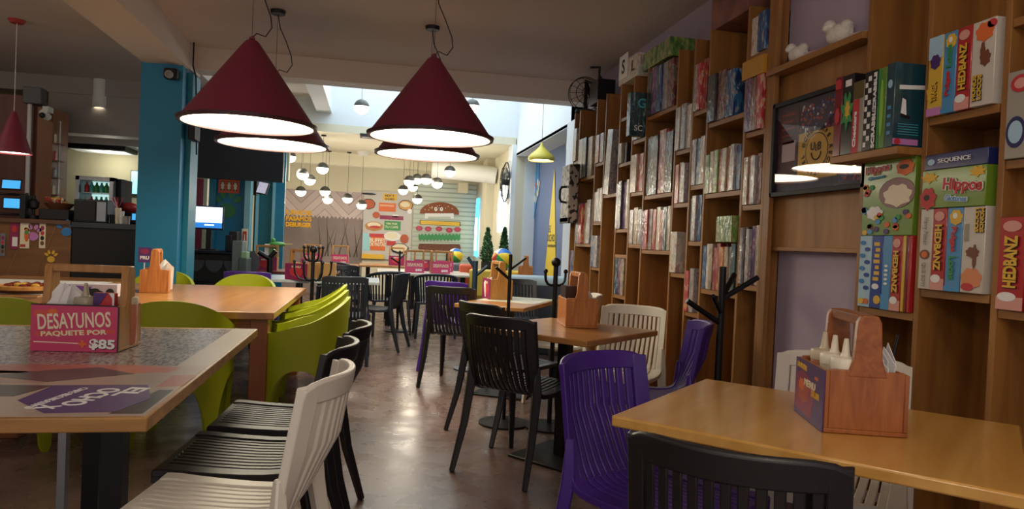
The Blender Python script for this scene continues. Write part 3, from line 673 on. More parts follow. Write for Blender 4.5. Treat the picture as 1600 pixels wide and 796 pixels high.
# armchairs with slatted tub backs
def make_arm(m):
    t = empty('slatted_armchair', cat='chair')
    MB().prism([(-.23, -.2), (.23, -.2), (.25, .22), (-.25, .22)], .42, .445, m).build('seat', t, bevel=.008)
    def pl(a, rx=.29, ry=.27): return (sin(a)*rx, -cos(a)*ry)
    mb = MB(); N = 25
    for k in range(N):
        a = radians(-118 + 236*k/(N-1)); x, y = pl(a, .27, .25); xb, yb = pl(a, .235, .215); top = .79 - .13*(abs(a)/radians(118))**2
        mb.tube([(xb, yb, .44), (x, y, top)], [.011, .011], m, 4, sq=(0, 0, 1) if False else None)
    mb.build('backrest', t)
    pts = []; 
    for k in range(25): a = radians(-122 + 244*k/24); x, y = pl(a, .27, .25); pts.append((x, y, .795 - .13*(abs(a)/radians(118))**2))
    MB().tube(pts, .019, m, 8).build('arm_rail', t)
    for sx in (-1, 1):
        for sy, y0, y1 in ((1, .2, .24), (-1, -.19, -.26)): MB().tube([(sx*.22, y0, .44), (sx*.245, y1, 0)], [.024, .016], m, 8).build('leg', t)
    return t
arm = proto(make_arm)
GA = 'slatted armchairs of the far tables'
for x, y, f, lab in ((.82, 8.85, (0, 1), 'dark slatted armchair with its back to the aisle, beside the thin coat pole'), (.22, 9.05, (-.3, 1), 'dark slatted armchair left of the thin coat pole'),
                     (-.35, 10.6, (.9, .3), 'dark slatted armchair at the left end of the far wooden table'), (-.55, 11.2, (0, -1), 'dark armchair in front of the grey mural')):
    arm(BLKC, (x, y, 0), heading(f), lab, GA)

# ---------------------------------------------------------------- lime tub chairs
def make_green(m):
    t = empty('tub_chair', cat='chair')
    W, D = .28, .27
    def pl(a, k=1.0):   # rounded square plan, a=0 at the back
        e = .78; c, s_ = cos(a), sin(a); return (W*k*math.copysign(abs(s_)**e, s_), -D*k*math.copysign(abs(c)**e, c))
    def ztop(a):
        a = abs(a); u = min(1, a/2.3); return .83 - .21*(3*u*u - 2*u*u*u)
    def zbot(a):
        # arches between the four corner legs
        b = (a + pi) % (pi/2); d = abs(b - pi/4)/(pi/4)  # d=0 at a corner, 1 mid side
        return 0 if d < .14 else .395*math.sqrt(max(0, 1 - ((1 - (d - .14)/.86))**2))
    outer = []; N = 112
    mb = MB(); vs = []; fs = []; S = 9
    for i in range(N):
        a = -pi + 2*pi*i/N
        front = abs(a) > 2.42
        zt = .44 if front else ztop(a)
        if 2.36 < abs(a) <= 2.5: zt = .62 + (.44 - .62)*min(1, (abs(a) - 2.36)/.1)
        zb = zbot(a)
        for j in range(S + 1):
            z = zb + (zt - zb)*j/S; k = 1.03 - .05*math.sin(min(1, z/.8)*pi)*.9 + .05*max(0, z - .45); x, y = pl(a, k); vs.append((x, y, z))
        for j in range(S + 1):
            z = zb + (zt - zb)*j/S; k = .97 - .05*math.sin(min(1, z/.8)*pi)*.9 + .05*max(0, z - .45); x, y = pl(a, k*.965); vs.append((x, y, z))
    T = 2*(S + 1)
    for i in range(N):
        a, b = i*T, ((i+1) % N)*T
        for j in range(S): fs.append((a+j, b+j, b+j+1, a+j+1)); o_ = S + 1; fs.append((a+o_+j, a+o_+j+1, b+o_+j+1, b+o_+j))
        fs.append((a+S, b+S, b+T-1, a+T-1)); fs.append((a, a+S+1, b+S+1, b))
    mb.add(vs, fs, m); mb.build('shell', t)
    P = [pl(-pi + 2*pi*i/40, .93) for i in range(40)]
    MB().prism(P, .41, .435, m).build('seat', t, bevel=.006)
    return t
green = proto(make_green)
GG = 'lime tub chairs'
for x, y, f, lab in ((-.40, 4.62, (-1, 0), 'nearest lime tub chair on the aisle side of the bare wooden table'), (-.43, 5.22, (-1, .05), 'middle lime tub chair on the aisle side of the bare wooden table'), (-.46, 5.8, (-1, 0), 'farthest lime tub chair on the aisle side of the bare wooden table'),
                     (-1.05, 4.32, (0, 1), 'lime tub chair behind the pink breakfast sign, back to the camera'), (-1.88, 4.32, (0, 1), 'lime tub chair cut by the left edge of the photo'),
                     (-1.12, 6.62, (0, -1), 'lime tub chair across the wooden table, left of the hook stand'), (-1.85, 6.75, (.1, -1), 'lime tub chair behind the small caddy at the blue column')):
    green(GRN, (x, y, 0), heading(f), lab, GG)

# ---------------------------------------------------------------- tables
def table(name, loc, rz, W, D, top, label, legs, th=.032, zt=.75, edge=None):
    t = empty(name, loc, rz, label, 'table')
    MB().box(-W/2, W/2, -D/2, D/2, zt - th, zt, top).build('tabletop', t, bevel=.006)
    if edge: pass
    if legs == 'pedestal':
        MB().tube([(0, 0, .02), (0, 0, zt - th - .01)], .045, IRON, 4, sq=(1, 0, 0)).build('column', t)
        MB().box(-.22, .22, -.22, .22, 0, .018, IRON).build('base_plate', t, bevel=.006)
        MB().box(-.2, .2, -.03, .03, zt - th - .02, zt - th, IRON).box(-.03, .03, -.2, .2, zt - th - .02, zt - th, IRON).build('top_bracket', t)
    elif legs == 'wood':
        for sx in (-1, 1):
            for sy in (-1, 1): x, y = sx*(W/2 - .09), sy*(D/2 - .11); MB().box(x - .05, x + .05, y - .05, y + .05, 0, zt - th, wood('table_leg_wood', '#8a4d26', '#a4622f', .4, 2)).build('leg', t, bevel=.005)
        MB().box(-W/2 + .12, W/2 - .12, -D/2 + .1, -D/2 + .13, zt - th - .07, zt - th, MC['table_leg_wood']).box(-W/2 + .12, W/2 - .12, D/2 - .13, D/2 - .1, zt - th - .07, zt - th, MC['table_leg_wood']).build('apron', t)
    elif legs == 'iron':
        for sx in (-1, 1):
            for sy in (-1, 1): x, y = sx*(W/2 - .16), sy*(D/2 - .2); MB().box(x - .035, x + .035, y - .035, y + .035, 0, zt - th, IRON).build('leg', t)
    return t
# near right table, turned about 42 degrees
A = Vector((.68, 1.85)); u = Vector((.69, -.724)).normalized(); v = Vector((-u.y, u.x)); LN, WD = .95, .77
c = A + u*LN/2 + v*WD/2
table('dining_table', (c.x, c.y, 0), math.atan2(u.y, u.x), LN, WD, TTOP, 'pale varnished wooden table in the right foreground', 'pedestal')
# middle table
A = atz(917, 534, .75); B = atz(1028, 517, .75); u = Vector((B.x - A.x, B.y - A.y)).normalized(); v = Vector((-u.y, u.x)); LN = .77
c = Vector((A.x, A.y)) + u*LN/2 + v*LN/2
table('dining_table', (c.x, c.y, 0), math.atan2(u.y, u.x), LN, LN, TTOP2, 'square wooden pedestal table in front of the white chair by the shelves', 'pedestal')
MID = (c.x, c.y)
# third right table
u = Vector((.5, .87)).normalized(); v = Vector((-u.y, u.x))
LN = 1.0; WD3 = .56; c = Vector((1.12, 4.98)) + u*LN/2 + v*WD3/2
PRINT = mat('table_print_pale', '#c9cdbf', .3, var=.25, vscale=7)
t = table('dining_table', (c.x, c.y, 0), math.atan2(u.y, u.x), LN, WD3, TTOP2, 'wooden table with pale printed top behind the middle table', 'pedestal')
MB().box(-.1, LN/2 - .03, -WD3/2 + .03, WD3/2 - .03, .75, .752, PRINT).build('printed_top', t)
T3 = c
# left tables
table('dining_table', (-.55 - .75, 5.37, 0), 0, 1.5, 2.1, TTOP2, 'long bare wooden table with the lime tub chairs', 'wood', th=.045)
t = table('dining_table', (-2.62, 5.95, 0), 0, 1.05, 1.9, TTOP2, 'table at the far left with white paper and a pizza', 'wood', th=.045)
L_(MB().box(-3.1, -2.12, 5.1, 6.4, .751, .7535, PAPER).build('paper_sheet', smooth=False), 'white paper sheet spread on the far left table', 'paper')
def table1():
    W, D = 1.75, 1.72; x1, y0 = -.53, 1.87
    t = empty('dining_table', (x1 - W/2, y0 + D/2, 0), 0, 'large table with photo and newsprint top in the left foreground', 'table')
    EDGE = wood('table_edge_wood', '#8f6534', '#b5854a', .4, 0, 1.5)
    MB().box(-W/2, W/2, -D/2, D/2, .71, .748, EDGE).build('tabletop', t, bevel=.004)
    # printed laminate: newsprint half and photo half in front
    m = bpy.data.materials.new('newsprint'); m.use_nodes = True; nt = m.node_tree; b = nt.nodes['Principled BSDF']; L = nt.links.new
    tc = nt.nodes.new('ShaderNodeTexCoord'); mp = nt.nodes.new('ShaderNodeMapping'); mp.inputs['Scale'].default_value = (60, 22, 1)
    n = nt.nodes.new('ShaderNodeTexVoronoi'); n.inputs['Scale'].default_value = 2.2; r = nt.nodes.new('ShaderNodeValToRGB')
    r.color_ramp.elements[0].color = lin('#5b514f'); r.color_ramp.elements[1].color = lin('#a59a93'); r.color_ramp.elements[0].position = .15; r.color_ramp.elements[1].position = .6
    L(tc.outputs['Object'], mp.inputs[0]); L(mp.outputs[0], n.inputs['Vector']); L(n.outputs['Color'], r.inputs['Fac']); L(r.outputs['Color'], b.inputs['Base Color']); b.inputs['Roughness'].default_value = .25
    mb = MB(); yb = -D/2 + .70
    mb.box(-W/2 + .03, W/2 - .11, yb, D/2 - .05, .748, .7495, m).box(W/2 - .11, W/2 - .01, yb, D/2 - .01, .748, .7492, mat('pale_laminate', '#b5a99c', .3))
    PH = mat('photo_cream', '#b09c8e', .28, var=.12, vscale=3); SAL = mat('photo_salmon', '#b86a58', .28, var=.25, vscale=5); DRK = mat('photo_dark', '#42383a', .28, var=.4, vscale=9); SKN = mat('photo_skin', '#a78573', .28, var=.1, vscale=8)
    y0_ = -D/2 + .012
    mb.box(-W/2 + .012, W/2 - .012, y0_, yb, .748, .7494, PH)
    z = .7494
    def P(pts, m_, k=0): mb.prism([(W/2 + a, y0_ + b_) for a, b_ in pts], z, z + .0003*(k + 1), m_)
    P([(-1.7, .56), (-.26, .54), (-.10, .57), (-.09, .66), (-.25, .695), (-1.7, .695)], SAL); P([(-.08, .34), (-.01, .36), (-.01, .53), (-.08, .52)], SAL)
    P([(-.40, .41), (-.20, .54), (-.34, .65), (-.46, .60), (-.60, .5)], DRK, 1); P([(-1.0, .40), (-.40, .40), (-.42, .56), (-.7, .6), (-1.1, .58)], SKN)
    P([(-1.7, .02), (-.6, .02), (-.62, .12), (-1.7, .2)], DRK); P([(-1.2, .24), (-.40, .22), (-.36, .36), (-1.2, .40)], DRK, 1)
    P([(-.10, .02), (-.02, .02), (-.02, .30), (-.06, .30)], DRK)
    P([(-.37, .17), (-.36, .36), (-.11, .37), (-.05, .19), (-.09, .04), (-.25, .03)], DPU, 2)
    for txt, x, y, w_, h_, bd in (('EL', -.125, .27, .11, .055, .02), ('OCHO', -.205, .21, .21, .06, .02), ('CAFE RECREATIVO', -.285, .20, .25, .022, .01), ('X', -.265, .09, .04, .05, .03)):
        mb.text(txt, .1, WHP, W/2 + x, y0_ + y, z + .0012, w=w_, h=h_, bold=bd, rot=radians(-101))
    mb.build('printed_laminate', t, smooth=False)
    for sx in (-1, 1):
        for sy in (-1, 1): x, y = sx*.40 + .15*sx*0 , sy*(D/2 - .22)
    lx = aty(179, 740, 2.4).x - (x1 - W/2); ly = 2.4 - (y0 + D/2)
    for x, y in ((lx, ly), (lx - .62, ly), (lx - .34, ly + .8), (lx - 1.0, ly + .8)): MB().box(x - .032, x + .032, y - .032, y + .032, 0, .71, IRON).build('leg', t)
    bx_ = aty(99, 740, 2.3).x - (x1 - W/2); MB().box(bx_ - .01, bx_ + .012, ly - .12, ly - .09, 0, .71, STEEL).build('brace', t)
    return t
table1()
# far tables
table('dining_table', (-.62, 7.92, 0), 0, 1.45, .85, mat('white_blue_print', '#c8d2d6', .3, var=.2, vscale=9), 'far table with white and blue printed top, cardboard holder on it', 'iron')
table('dining_table', (.78, 10.3, 0), 0, 1.35, 1.3, mat('pale_tabletop', '#d8d0c0', .3), 'far pale table with pink signs beside the burger mural', 'iron')
table('dining_table', (.35, 12.6, 0), 0, 1.1, 1.0, TTOP2, 'farthest wooden table below the food poster', 'iron')
table('dining_table', (-.95, 9.4, 0), 0, 1.1, .7, wood('red_brown_table', '#6b2a22', '#843a2c', .35, 0), 'red-brown far table with caddies below the yellow lettering', 'iron')
table('dining_table', (-.75, 12.0, 0), 0, 1.1, .8, TTOP2, 'far wooden table in front of the grey mural', 'iron')
# ---------------------------------------------------------------- wooden condiment caddies and what they hold
def make_caddy(key):
    wd, hd, sign = key
    t = empty('condiment_caddy', cat='caddy'); L, W, H = .27, .19, .17
    mb = MB().box(-L/2, L/2, -W/2, W/2, 0, .012, wd).box(-L/2, L/2, -W/2, -W/2 + .01, .012, H*.97, wd).box(-L/2, L/2, W/2 - .01, W/2, .012, H*.97, wd)
    for s_ in (-1, 1): mb.box(s_*L/2, s_*(L/2 - .016), -W/2 + .01, W/2 - .01, .012, H, wd)
    mb.build('tray', t, bevel=.002)
    mb = MB()
    for s_ in (-1, 1):
        a, b = s_*(L/2 + .001), s_*(L/2 - .024)
        P = [(-.045, H*.9), (.045, H*.9), (.032, H + .03), (.027, .30), (.018, .318), (-.018, .318), (-.027, .30), (-.032, H + .03)]
        mb.M = frame((min(a, b), 0, 0), (0, 1, 0), (0, 0, 1)); mb.prism(P, 0, .025, hd)
    mb.M = I4; mb.box(-L/2 + .02, L/2 - .02, -.02, .02, .29, .318, hd)
    mb.build('handle', t, bevel=.003)
    if sign:
        mb = MB(); mb.M = frame((-L/2, -W/2 - .001, 0), (1, 0, 0), (0, 0, 1)); sign(mb, L, H); mb.build('sign', t, smooth=False)
    return t
def sg_des(mb, W, H):
    mb.prism([(0, 0), (W, 0), (W, H), (0, H)], 0, .003, PNK)
    mb.prism([(.05*W, .32*H), (.97*W, .42*H), (.97*W, .5*H), (.05*W, .42*H)], .003, .0035, mat('print_coral', '#cf5048', .5)); mb.prism([(.03*W, .75*H), (.2*W, .76*H), (.2*W, .9*H), (.03*W, .88*H)], .003, .0034, MC['print_coral'])
    mb.ell(.25*W, .86*H, .055*W, .06*H, .003, .0036, ORA)
    mb.text('DESAYUNOS', .05, CRE, .50*W, .68*H, .004, w=.84*W, h=.34*H, rot=.07, bold=.015)
    mb.text('PAQUETE POR', .03, CRE, .50*W, .40*H, .004, w=.76*W, h=.13*H, rot=.06, bold=.03)
    mb.text('$85', .05, BLP, .83*W + .002, .165*H - .002, .004, w=.30*W, h=.24*H, bold=.05, rot=-.03); mb.text('$85', .05, WHP, .83*W, .165*H, .0052, w=.30*W, h=.24*H, bold=.04, rot=-.03)
    mb.text('+', .05, ORA, .60*W, .17*H, .004, bold=.04); mb.prism([(.04*W, .19*H), (.56*W, .17*H), (.56*W, .19*H), (.04*W, .21*H)], .003, .0036, CRE)
    mb.prism([(0, H), (W, H), (W, H + .004), (0, H + .004)], -.002, .004, BLP); mb.prism([(W, 0), (W + .003, 0), (W + .003, H), (W, H)], -.002, .004, BLP)
def sg_menu(mb, W, H):
    mb.prism([(0, 0), (W, 0), (W, H*.97), (0, H*.97)], 0, .003, DPU); mb.prism([(.02*W, .1*H), (.6*W, .05*H), (.75*W, .6*H), (.3*W, .8*H), (.04*W, .7*H)], .003, .0034, MAG)
    mb.ell(.32*W, .45*H, .2*W, .2*H, .003, .0036, mat('print_burnt', '#b0452e', .5), wob=.15); mb.ell(.25*W, .55*H, .1*W, .1*H, .003, .0038, ORA, wob=.2)
    mb.text('LA NUEVA', .02, YEL, .25*W, .86*H, .004, w=.34*W, h=.09*H, rot=-.03); mb.text('MENU', .03, CRE, .55*W, .62*H, .004, w=.38*W, h=.12*H); mb.text('DEL DIA', .03, YEL, .75*W, .5*H, .004, w=.25*W, h=.1*H)
    mb.prism([(.70*W, .75*H), (.82*W, .75*H), (.82*W, .8*H), (.70*W, .8*H)], .003, .0036, ORA)
def sg_pink(mb, W, H):
    mb.prism([(0, 0), (W, 0), (W, H), (0, H)], 0, .003, PNK); mb.text('DESAYUNOS', .05, CRE, .5*W, .65*H, .004, w=.8*W, h=.28*H); mb.text('$85', .05, WHP, .7*W, .22*H, .004, w=.35*W, h=.22*H, bold=.04)
def sg_plum(mb, W, H):
    mb.prism([(0, 0), (W, 0), (W, H), (0, H)], 0, .003, MAG); mb.ell(.5*W, .5*H, .3*W, .3*H, .003, .0034, RED, wob=.1); mb.text('MENU', .05, CRE, .5*W, .8*H, .004, w=.4*W, h=.13*H)
K1 = (CADW, CADH, sg_menu); K2 = (CADP, CADP, sg_des); K3 = (wood('orange_caddy_wood', '#a8612a', '#cf8640', .4, 2, 3), MC['orange_caddy_wood'], None); K4 = (CADP, CADP, sg_pink); K5 = (CADP, CADP, sg_plum)
cad = proto(make_caddy)
GC = 'wooden condiment caddies'
cx, cy, ca = 1.345, 1.735, radians(252); k1 = cad(K1, (cx, cy, .751), ca, 'reddish wooden caddy with purple menu card and sauce bottles on the right table', GC); k1.scale = (.94, 1.12, 1.0)
def loc(cx, cy, a, x, y): return (cx + x*cos(a) - y*sin(a), cy + x*sin(a) + y*cos(a))
SQ = mat('squeeze_bottle', '#e5d7b8', .35, trans=.25); SQR = mat('squeeze_bottle_pink', '#cf7f62', .35, trans=.2); SQW = mat('squeeze_bottle_cream', '#e9e2cf', .3)
def bottle(m, cap, key='b'):
    t = empty('sauce_bottle', cat='bottle'); MB().lathe([(0, 0), (.035, 0), (.037, .01), (.037, .158), (.035, .162), (0, .162)], m, 24).build('body', t)
    MB().lathe([(.039, .155), (.039, .178), (.036, .183), (.014, .187), (.011, .195), (.006, .235), (0, .236)], cap, 20).build('nozzle_cap', t); return t
for x, y, m, c_, lab in ((.075, -.04, SQW, SQW, 'cream squeeze bottle nearest the camera in the reddish caddy'), (.002, -.045, SQ, SQW, 'pale squeeze bottle in the middle of the reddish caddy'), (-.074, -.048, SQR, SQ, 'pinkish squeeze bottle at the far end of the reddish caddy')):
    q = loc(cx, cy, ca, x, y); place(bottle(m, c_), (q[0], q[1], .765), 0, lab, 'sauce bottles in the reddish caddy')
def napkins(x, y, z, lab, n=4, a0=0, s=1):
    mb = MB()
    for k in range(n):
        a = a0 + random.uniform(-.25, .25); mb.M = Matrix.Translation((x + cos(a0)*.012*k, y + sin(a0)*.012*k, z)) @ Matrix.Rotation(a, 4, 'Z') @ Matrix.Rotation(random.uniform(-.2, .2), 4, 'X') @ Matrix.Scale(s, 4)
        h = .19 + random.random()*.03; mb.add([(-.045, 0, 0), (.045, .004, 0), (.045, .01, h*.8), (.0, -.01, h), (-.045, .006, h*.72), (0, .012, h*.45), (-.045, -.004, .0), (.045, 0, 0.001)], [(0, 1, 2, 5), (0, 5, 3, 4), (5, 2, 3)], WHP)
    o = mb.build('paper_napkins', smooth=False); sd = o.modifiers.new('s', 'SOLIDIFY'); sd.thickness = .0015; return tag(o, lab, 'napkins', kind=None)
q = loc(cx, cy, ca, .03, .045); napkins(q[0], q[1], .765, 'folded white napkins standing in the right half of the reddish caddy', 5, ca, 1.05)
q = loc(cx, cy, ca, .06, .03); L_(MB().tube([(q[0], q[1], .765), (q[0] + .02, q[1] + .01, 1.02)], .0045, DKM, 8).tube([(q[0] + .03, q[1], .765), (q[0] + .075, q[1] - .01, 1.015)], .004, DKM, 8).build('cutlery'), 'dark cutlery handles sticking up among the napkins of the reddish caddy', 'cutlery')
q = loc(cx, cy, ca, -.05, .06); L_(MB().box(q[0] - .004, q[0] + .004, q[1] - .04, q[1] + .04, .765, .985, BLP).build('menu_card'), 'black upright menu card inside the reddish caddy, behind the handle', 'menu')
# left foreground caddy
cx, cy, ca = -1.055, 2.945, radians(-5); k2 = cad(K2, (cx, cy, .751), ca, 'wooden caddy with pink breakfast sign on the photo-print table', GC)
k2.scale = (1.12, 1.1, 1.0)
q = loc(cx, cy, ca, -.09, -.04); napkins(q[0], q[1], .765, 'white napkins fanned out at the left of the pink breakfast caddy', 5, .3, 1.1)
for x, y, m, c_, lab in ((-.0, -.03, mat('clear_bottle', '#cfc4ac', .2, trans=.5), MC['clear_bottle'], 'nearly clear squeeze bottle in the pink breakfast caddy'), (.125, .03, SQR, SQ, 'tan squeeze bottle at the right end of the pink breakfast caddy')):
    q = loc(cx, cy, ca, x, y); place(bottle(m, c_), (q[0], q[1], .765), 0, lab)
q = loc(cx, cy, ca, .075, -.03)
t = empty('game_card_pack', (q[0], q[1], .766), ca, 'red, purple and white printed card pack standing in the pink breakfast caddy', 'card pack')
MB().box(-.04, .035, -.015, .015, 0, .20, RED).build('pack', t, bevel=.002)
mb = MB(); mb.M = frame((-.04, -.0165, 0), (1, 0, 0), (0, 0, 1)); mb.prism([(0, .12), (.05, .2), (0, .2)], 0, .002, DPU); mb.prism([(0, .0), (.075, 0), (.075, .09), (.03, .1), (0, .08)], 0, .002, DPU); mb.ell(.045, .07, .022, .018, .002, .003, NAVY); mb.ell(.02, .06, .015, .02, .002, .003, ORA); mb.text('OCHO', .02, WHP, .037, .125, .003, w=.05, bold=.03); mb.prism([(.055, .2), (.075, .2), (.075, .0), (.069, 0), (.069, .18)], 0, .0025, WHP)
mb.build('cover', t, smooth=False)
# purple-white box behind, lying on the wood table
q = atz(115, 441, .751)
t = empty('snack_box', (-1.72, 4.75, .796), .08, 'purple and white printed box lying behind the pink breakfast sign', 'box')
for z0 in (0,): MB().box(-.17, .17, 0, .1, -.045, .06, mat('box_silver', '#c9c3cf', .4)).build('carton', t, bevel=.003)
mb = MB(); mb.M = frame((-.17, -.001, -.045), (1, 0, 0), (0, 0, 1)); mb.prism([(.0, .0), (.14, .02), (.2, .09), (.0, .1)], 0, .001, mat('print_violet', '#7a4db0', .4)); mb.ell(.2, .05, .06, .03, .001, .002, BLP, wob=.1); mb.ell(.3, .05, .025, .03, .001, .002, BLP); mb.build('print', t, smooth=False)
# table-two caddy by the blue column
cx, cy, ca = -1.56, 5.6, radians(100); cad(K3, (cx, cy, .751), ca, 'orange wooden caddy with small purple card in front of the blue column', GC)
mb = MB(); q = aty(230, 418, 5.48); mb.M = frame((q.x - .06, 5.47, .97), (1, 0, 0), (0, 0, 1)); mb.prism([(0, 0), (.09, 0), (.09, .11), (0, .11)], 0, .004, DPU); mb.text('PRU', .03, WHP, .045, .035, .005, w=.06, bold=.03); mb.ell(.045, .08, .03, .018, .004, .005, MAG)
mb.M = I4; mb.box(q.x - .02, q.x - .015, 5.47, 5.475, .77, .98, WHP)
L_(mb.build('table_card', smooth=False), 'small purple card clipped to the orange caddy by the blue column', 'card')
q = aty(252, 410, 5.58); napkins(q.x - .01, 5.62, .765, 'white napkins in the orange caddy by the blue column', 4, .2, 1.05)
# middle table caddy
cx, cy, ca = 1.22, 3.98, radians(85); cad(K3, (cx, cy, .751), ca, 'orange wooden caddy on the square middle table', GC)
q = loc(cx, cy, ca, 0, -.05); napkins(q[0], q[1], .765, 'white napkins in the caddy of the square middle table', 3, .5, .9)
q = loc(cx, cy, ca, 0, .055); L_(MB().box(q[0] - .035, q[0] + .03, q[1] - .05, q[1] + .05, .765, .985, mat('dark_card', '#3a2420', .4)).build('menu_card'), 'dark menu card standing in the caddy on the square middle table', 'menu')
# third table caddy and others far away
cx, cy, ca = 1.06, 5.78, radians(-6); o = cad(K5, (cx, cy, .751), radians(275), 'pale wooden caddy with plum card on the printed-top table', GC)
q = aty(762, 440, 5.85); napkins(q.x, 5.78, .765, 'crumpled white napkins in the plum-card caddy', 3, .2, .8)
cad(K5, (-.70, 7.55, .751), radians(-30), 'pale wooden caddy on the far white and blue table', GC)
far = [(.62, 10.05, 0, K4, 'pink-sign caddy at the left on the far pale table'), (.98, 10.0, .05, K4, 'pink-sign caddy in the middle of the far pale table, nearest sign'), (1.1, 10.6, -.05, K4, 'pink-sign caddy at the back of the far pale table'), (.78, 10.65, 0, K5, 'plum caddy between the pink signs on the far pale table'),
       (-1.3, 9.35, 0, K5, 'plum caddy at the left on the red-brown table'), (-.75, 9.35, .1, K4, 'pink-sign caddy at the right on the red-brown table'), (-.95, 12.0, 0, K4, 'pink-sign caddy at the left on the table before the grey mural'), (-.5, 12.0, 0, K4, 'pink-sign caddy at the right on the table before the grey mural'), (.45, 12.5, 0, K5, 'plum caddy on the farthest table below the food poster')]
for x, y, a, k, lab in far: cad(k, (x, y, .751), a, lab, GC)
# cardboard box in far white table
q = aty(470, 420, 7.5)
L_(MB().box(-.62, -.36, 7.62, 7.8, .751, .93, mat('cardboard', '#b08850', .7)).build('cardboard_holder', bevel=.004), 'plain cardboard-brown box behind the hook stand on the far table', 'box')
# green toy on the red-brown table
q = aty(433, 382, 9.4)
t = empty('green_toy', (q.x - .05, 9.4, .751), .2, 'small green toy on a white block above the left tree stand', 'toy')
MB().box(-.1, -.04, -.03, .03, 0, q.z - .751, WHP).build('block', t); MB().sphere((.05, 0, q.z - .751), .07, mat('toy_green', '#57a44c', .4), 14, 8, (1.5, .8, .5)).sphere((.0, 0, q.z - .70), .03, MC['toy_green'], 10, 6).box(-.05, .05, -.03, .03, 0, q.z - .79, MC['toy_green']).build('body', t)
MB().tube([(.13, 0, q.z - .75), (.24, .02, q.z - .74)], .006, mat('toy_yellow', '#c9b040', .4), 6).build('stick', t)

# pizza on the far-left table
q = atz(45, 452, .77)
t = empty('pizza', (q.x, q.y, .755), .3, 'pizza with sausage slices on a tray at the far left', 'pizza')
MB().lathe([(0, 0), (.21, 0), (.24, .02), (.235, .022), (.2, .008), (0, .008)], mat('tray_wood', '#6d4a35', .5), 28).build('tray', t)
MB().lathe([(0, .03), (.15, .03), (.17, .045), (.19, .038), (.195, .015), (0, .01)], mat('crust', '#c98a3c', .6, var=.3, vscale=30, bump=.5, bscale=60), 28).build('crust', t)
mb = MB()
for k in range(16): a = k*2.4; r_ = .03 + .008*k; mb.sphere((cos(a)*r_, sin(a)*r_, .045), .025, (mat('sausage', '#7c2f22', .4), mat('melted_cheese', '#e6b64a', .5), MC['sausage'])[k % 3], 10, 5, (1, 1, .6))
o = mb.build('toppings', t); o['kind'] = 'stuff'

# ---------------------------------------------------------------- coat stands
def coat(x, y, h, arms, r, lab, mt=IRON, base=.0, lean=(0, 0)):
    t = empty('coat_stand', (x, y, 0), 0, lab, 'coat stand')
    MB().tube([(0, 0, .02), (lean[0]*h, lean[1]*h, h)], r, mt, 12).build('pole', t)
    MB().lathe([(0, 0), (.17, 0), (.17, .012), (.02, .03), (0, .03)], mt, 24).build('base', t)
    for z0, dx, dy, dz, rr in arms: MB().tube([(lean[0]*z0, lean[1]*z0, z0), (dx*.5, dy*.5, z0 + dz*.5), (dx, dy, z0 + dz)], rr, mt, 10).build('branch', t)
    return t
q = aty(1130, 417, 3.2); X, Y = q.x, 3.2
def br(px, py, px2, py2, Y, X, dy=0): a = aty(px, py, Y); b = aty(px2, py2, Y + dy); return (a.z, b.x - X, dy, b.z - a.z)
coat(X + .0, Y, q.z, [br(1128, 506, 1073, 470, Y, X) + (.014,), br(1132, 468, 1184, 434, Y, X) + (.014,), br(1133, 465, 1147, 430, Y, X, .1) + (.015,), br(1124, 490, 1114, 463, Y, X, -.08) + (.012,)], .018, 'black branching coat stand in front of the bookshelves, beside the purple chair', lean=(-.0, 0))
q = aty(798, 398, 4.6); X, Y = q.x, 4.6
coat(X, Y, q.z, [br(797, 437, 775, 418, Y, X) + (.01,), br(799, 422, 822, 403, Y, X) + (.009,)], .012, 'thin black coat stand with two straight arms in the middle aisle')
BLUD = mat('blue_black_iron', '#1c3448', .4)
q = aty(743, 408, 6.6); X, Y = q.x, 6.6
coat(X, Y, q.z, [br(742, 420, 731, 402, Y, X) + (.016,), br(744, 432, 762, 416, Y, X) + (.016,)], .026, 'blue-black tree coat stand in front of the orange pouf', BLUD)
q = aty(625, 392, 9.3); X, Y = q.x, 9.3
coat(X, Y, q.z, [br(625, 412, 611, 403, Y, X) + (.012,), br(625, 405, 632, 398, Y, X, .05) + (.01,)], .013, 'thin black pole stand in front of the food poster')
q = aty(422, 404, 8.9); X, Y = q.x, 8.9
coat(X, Y, q.z, [br(420, 405, 404, 394, Y, X) + (.03,), br(422, 402, 431, 392, Y, X) + (.03,)], .035, 'thick black tree stand at the left, before the plum cards')
def hookstand(x, y, h, hooks, lab, r=.016):
    t = empty('hook_coat_stand', (x, y, 0), 0, lab, 'coat stand')
    MB().tube([(0, 0, .02), (0, 0, h)], r, IRON, 12).build('pole', t); MB().sphere((0, 0, h), r*2.0, IRON).build('finial', t)
    MB().lathe([(0, .0), (.17, 0), (.17, .012), (.02, .03), (0, .03)], IRON, 24).build('base', t)
    for a, z, R_, hh in hooks:
        P = [(cos(a)*R_*q_, sin(a)*R_*q_, z + hh*w_) for q_, w_ in ((0, 0), (.35, -.12), (.75, .0), (.95, .3), (1, .65), (1, 1))]
        mb = MB().tube(P, .009, IRON, 8); mb.sphere(P[-1], .016, IRON, 10, 6); mb.build('hook', t)
    return t
q = aty(866, 410, 4.55)
hookstand(q.x, 4.5, q.z, [(.2, q.z - .145, .075, .085), (pi + .2, q.z - .145, .075, .085)], 'black coat stand with ball-ended hooks behind the middle caddy')
q = aty(490, 390, 6.9)
hookstand(q.x, 6.9, q.z, [(k*pi/3 + .1, q.z - .28, .17, .16) for k in range(6)] + [(k*pi/2 + .6, q.z - .1, .10, .12) for k in range(4)], 'many-hooked black coat stand in front of the far white table', .018)

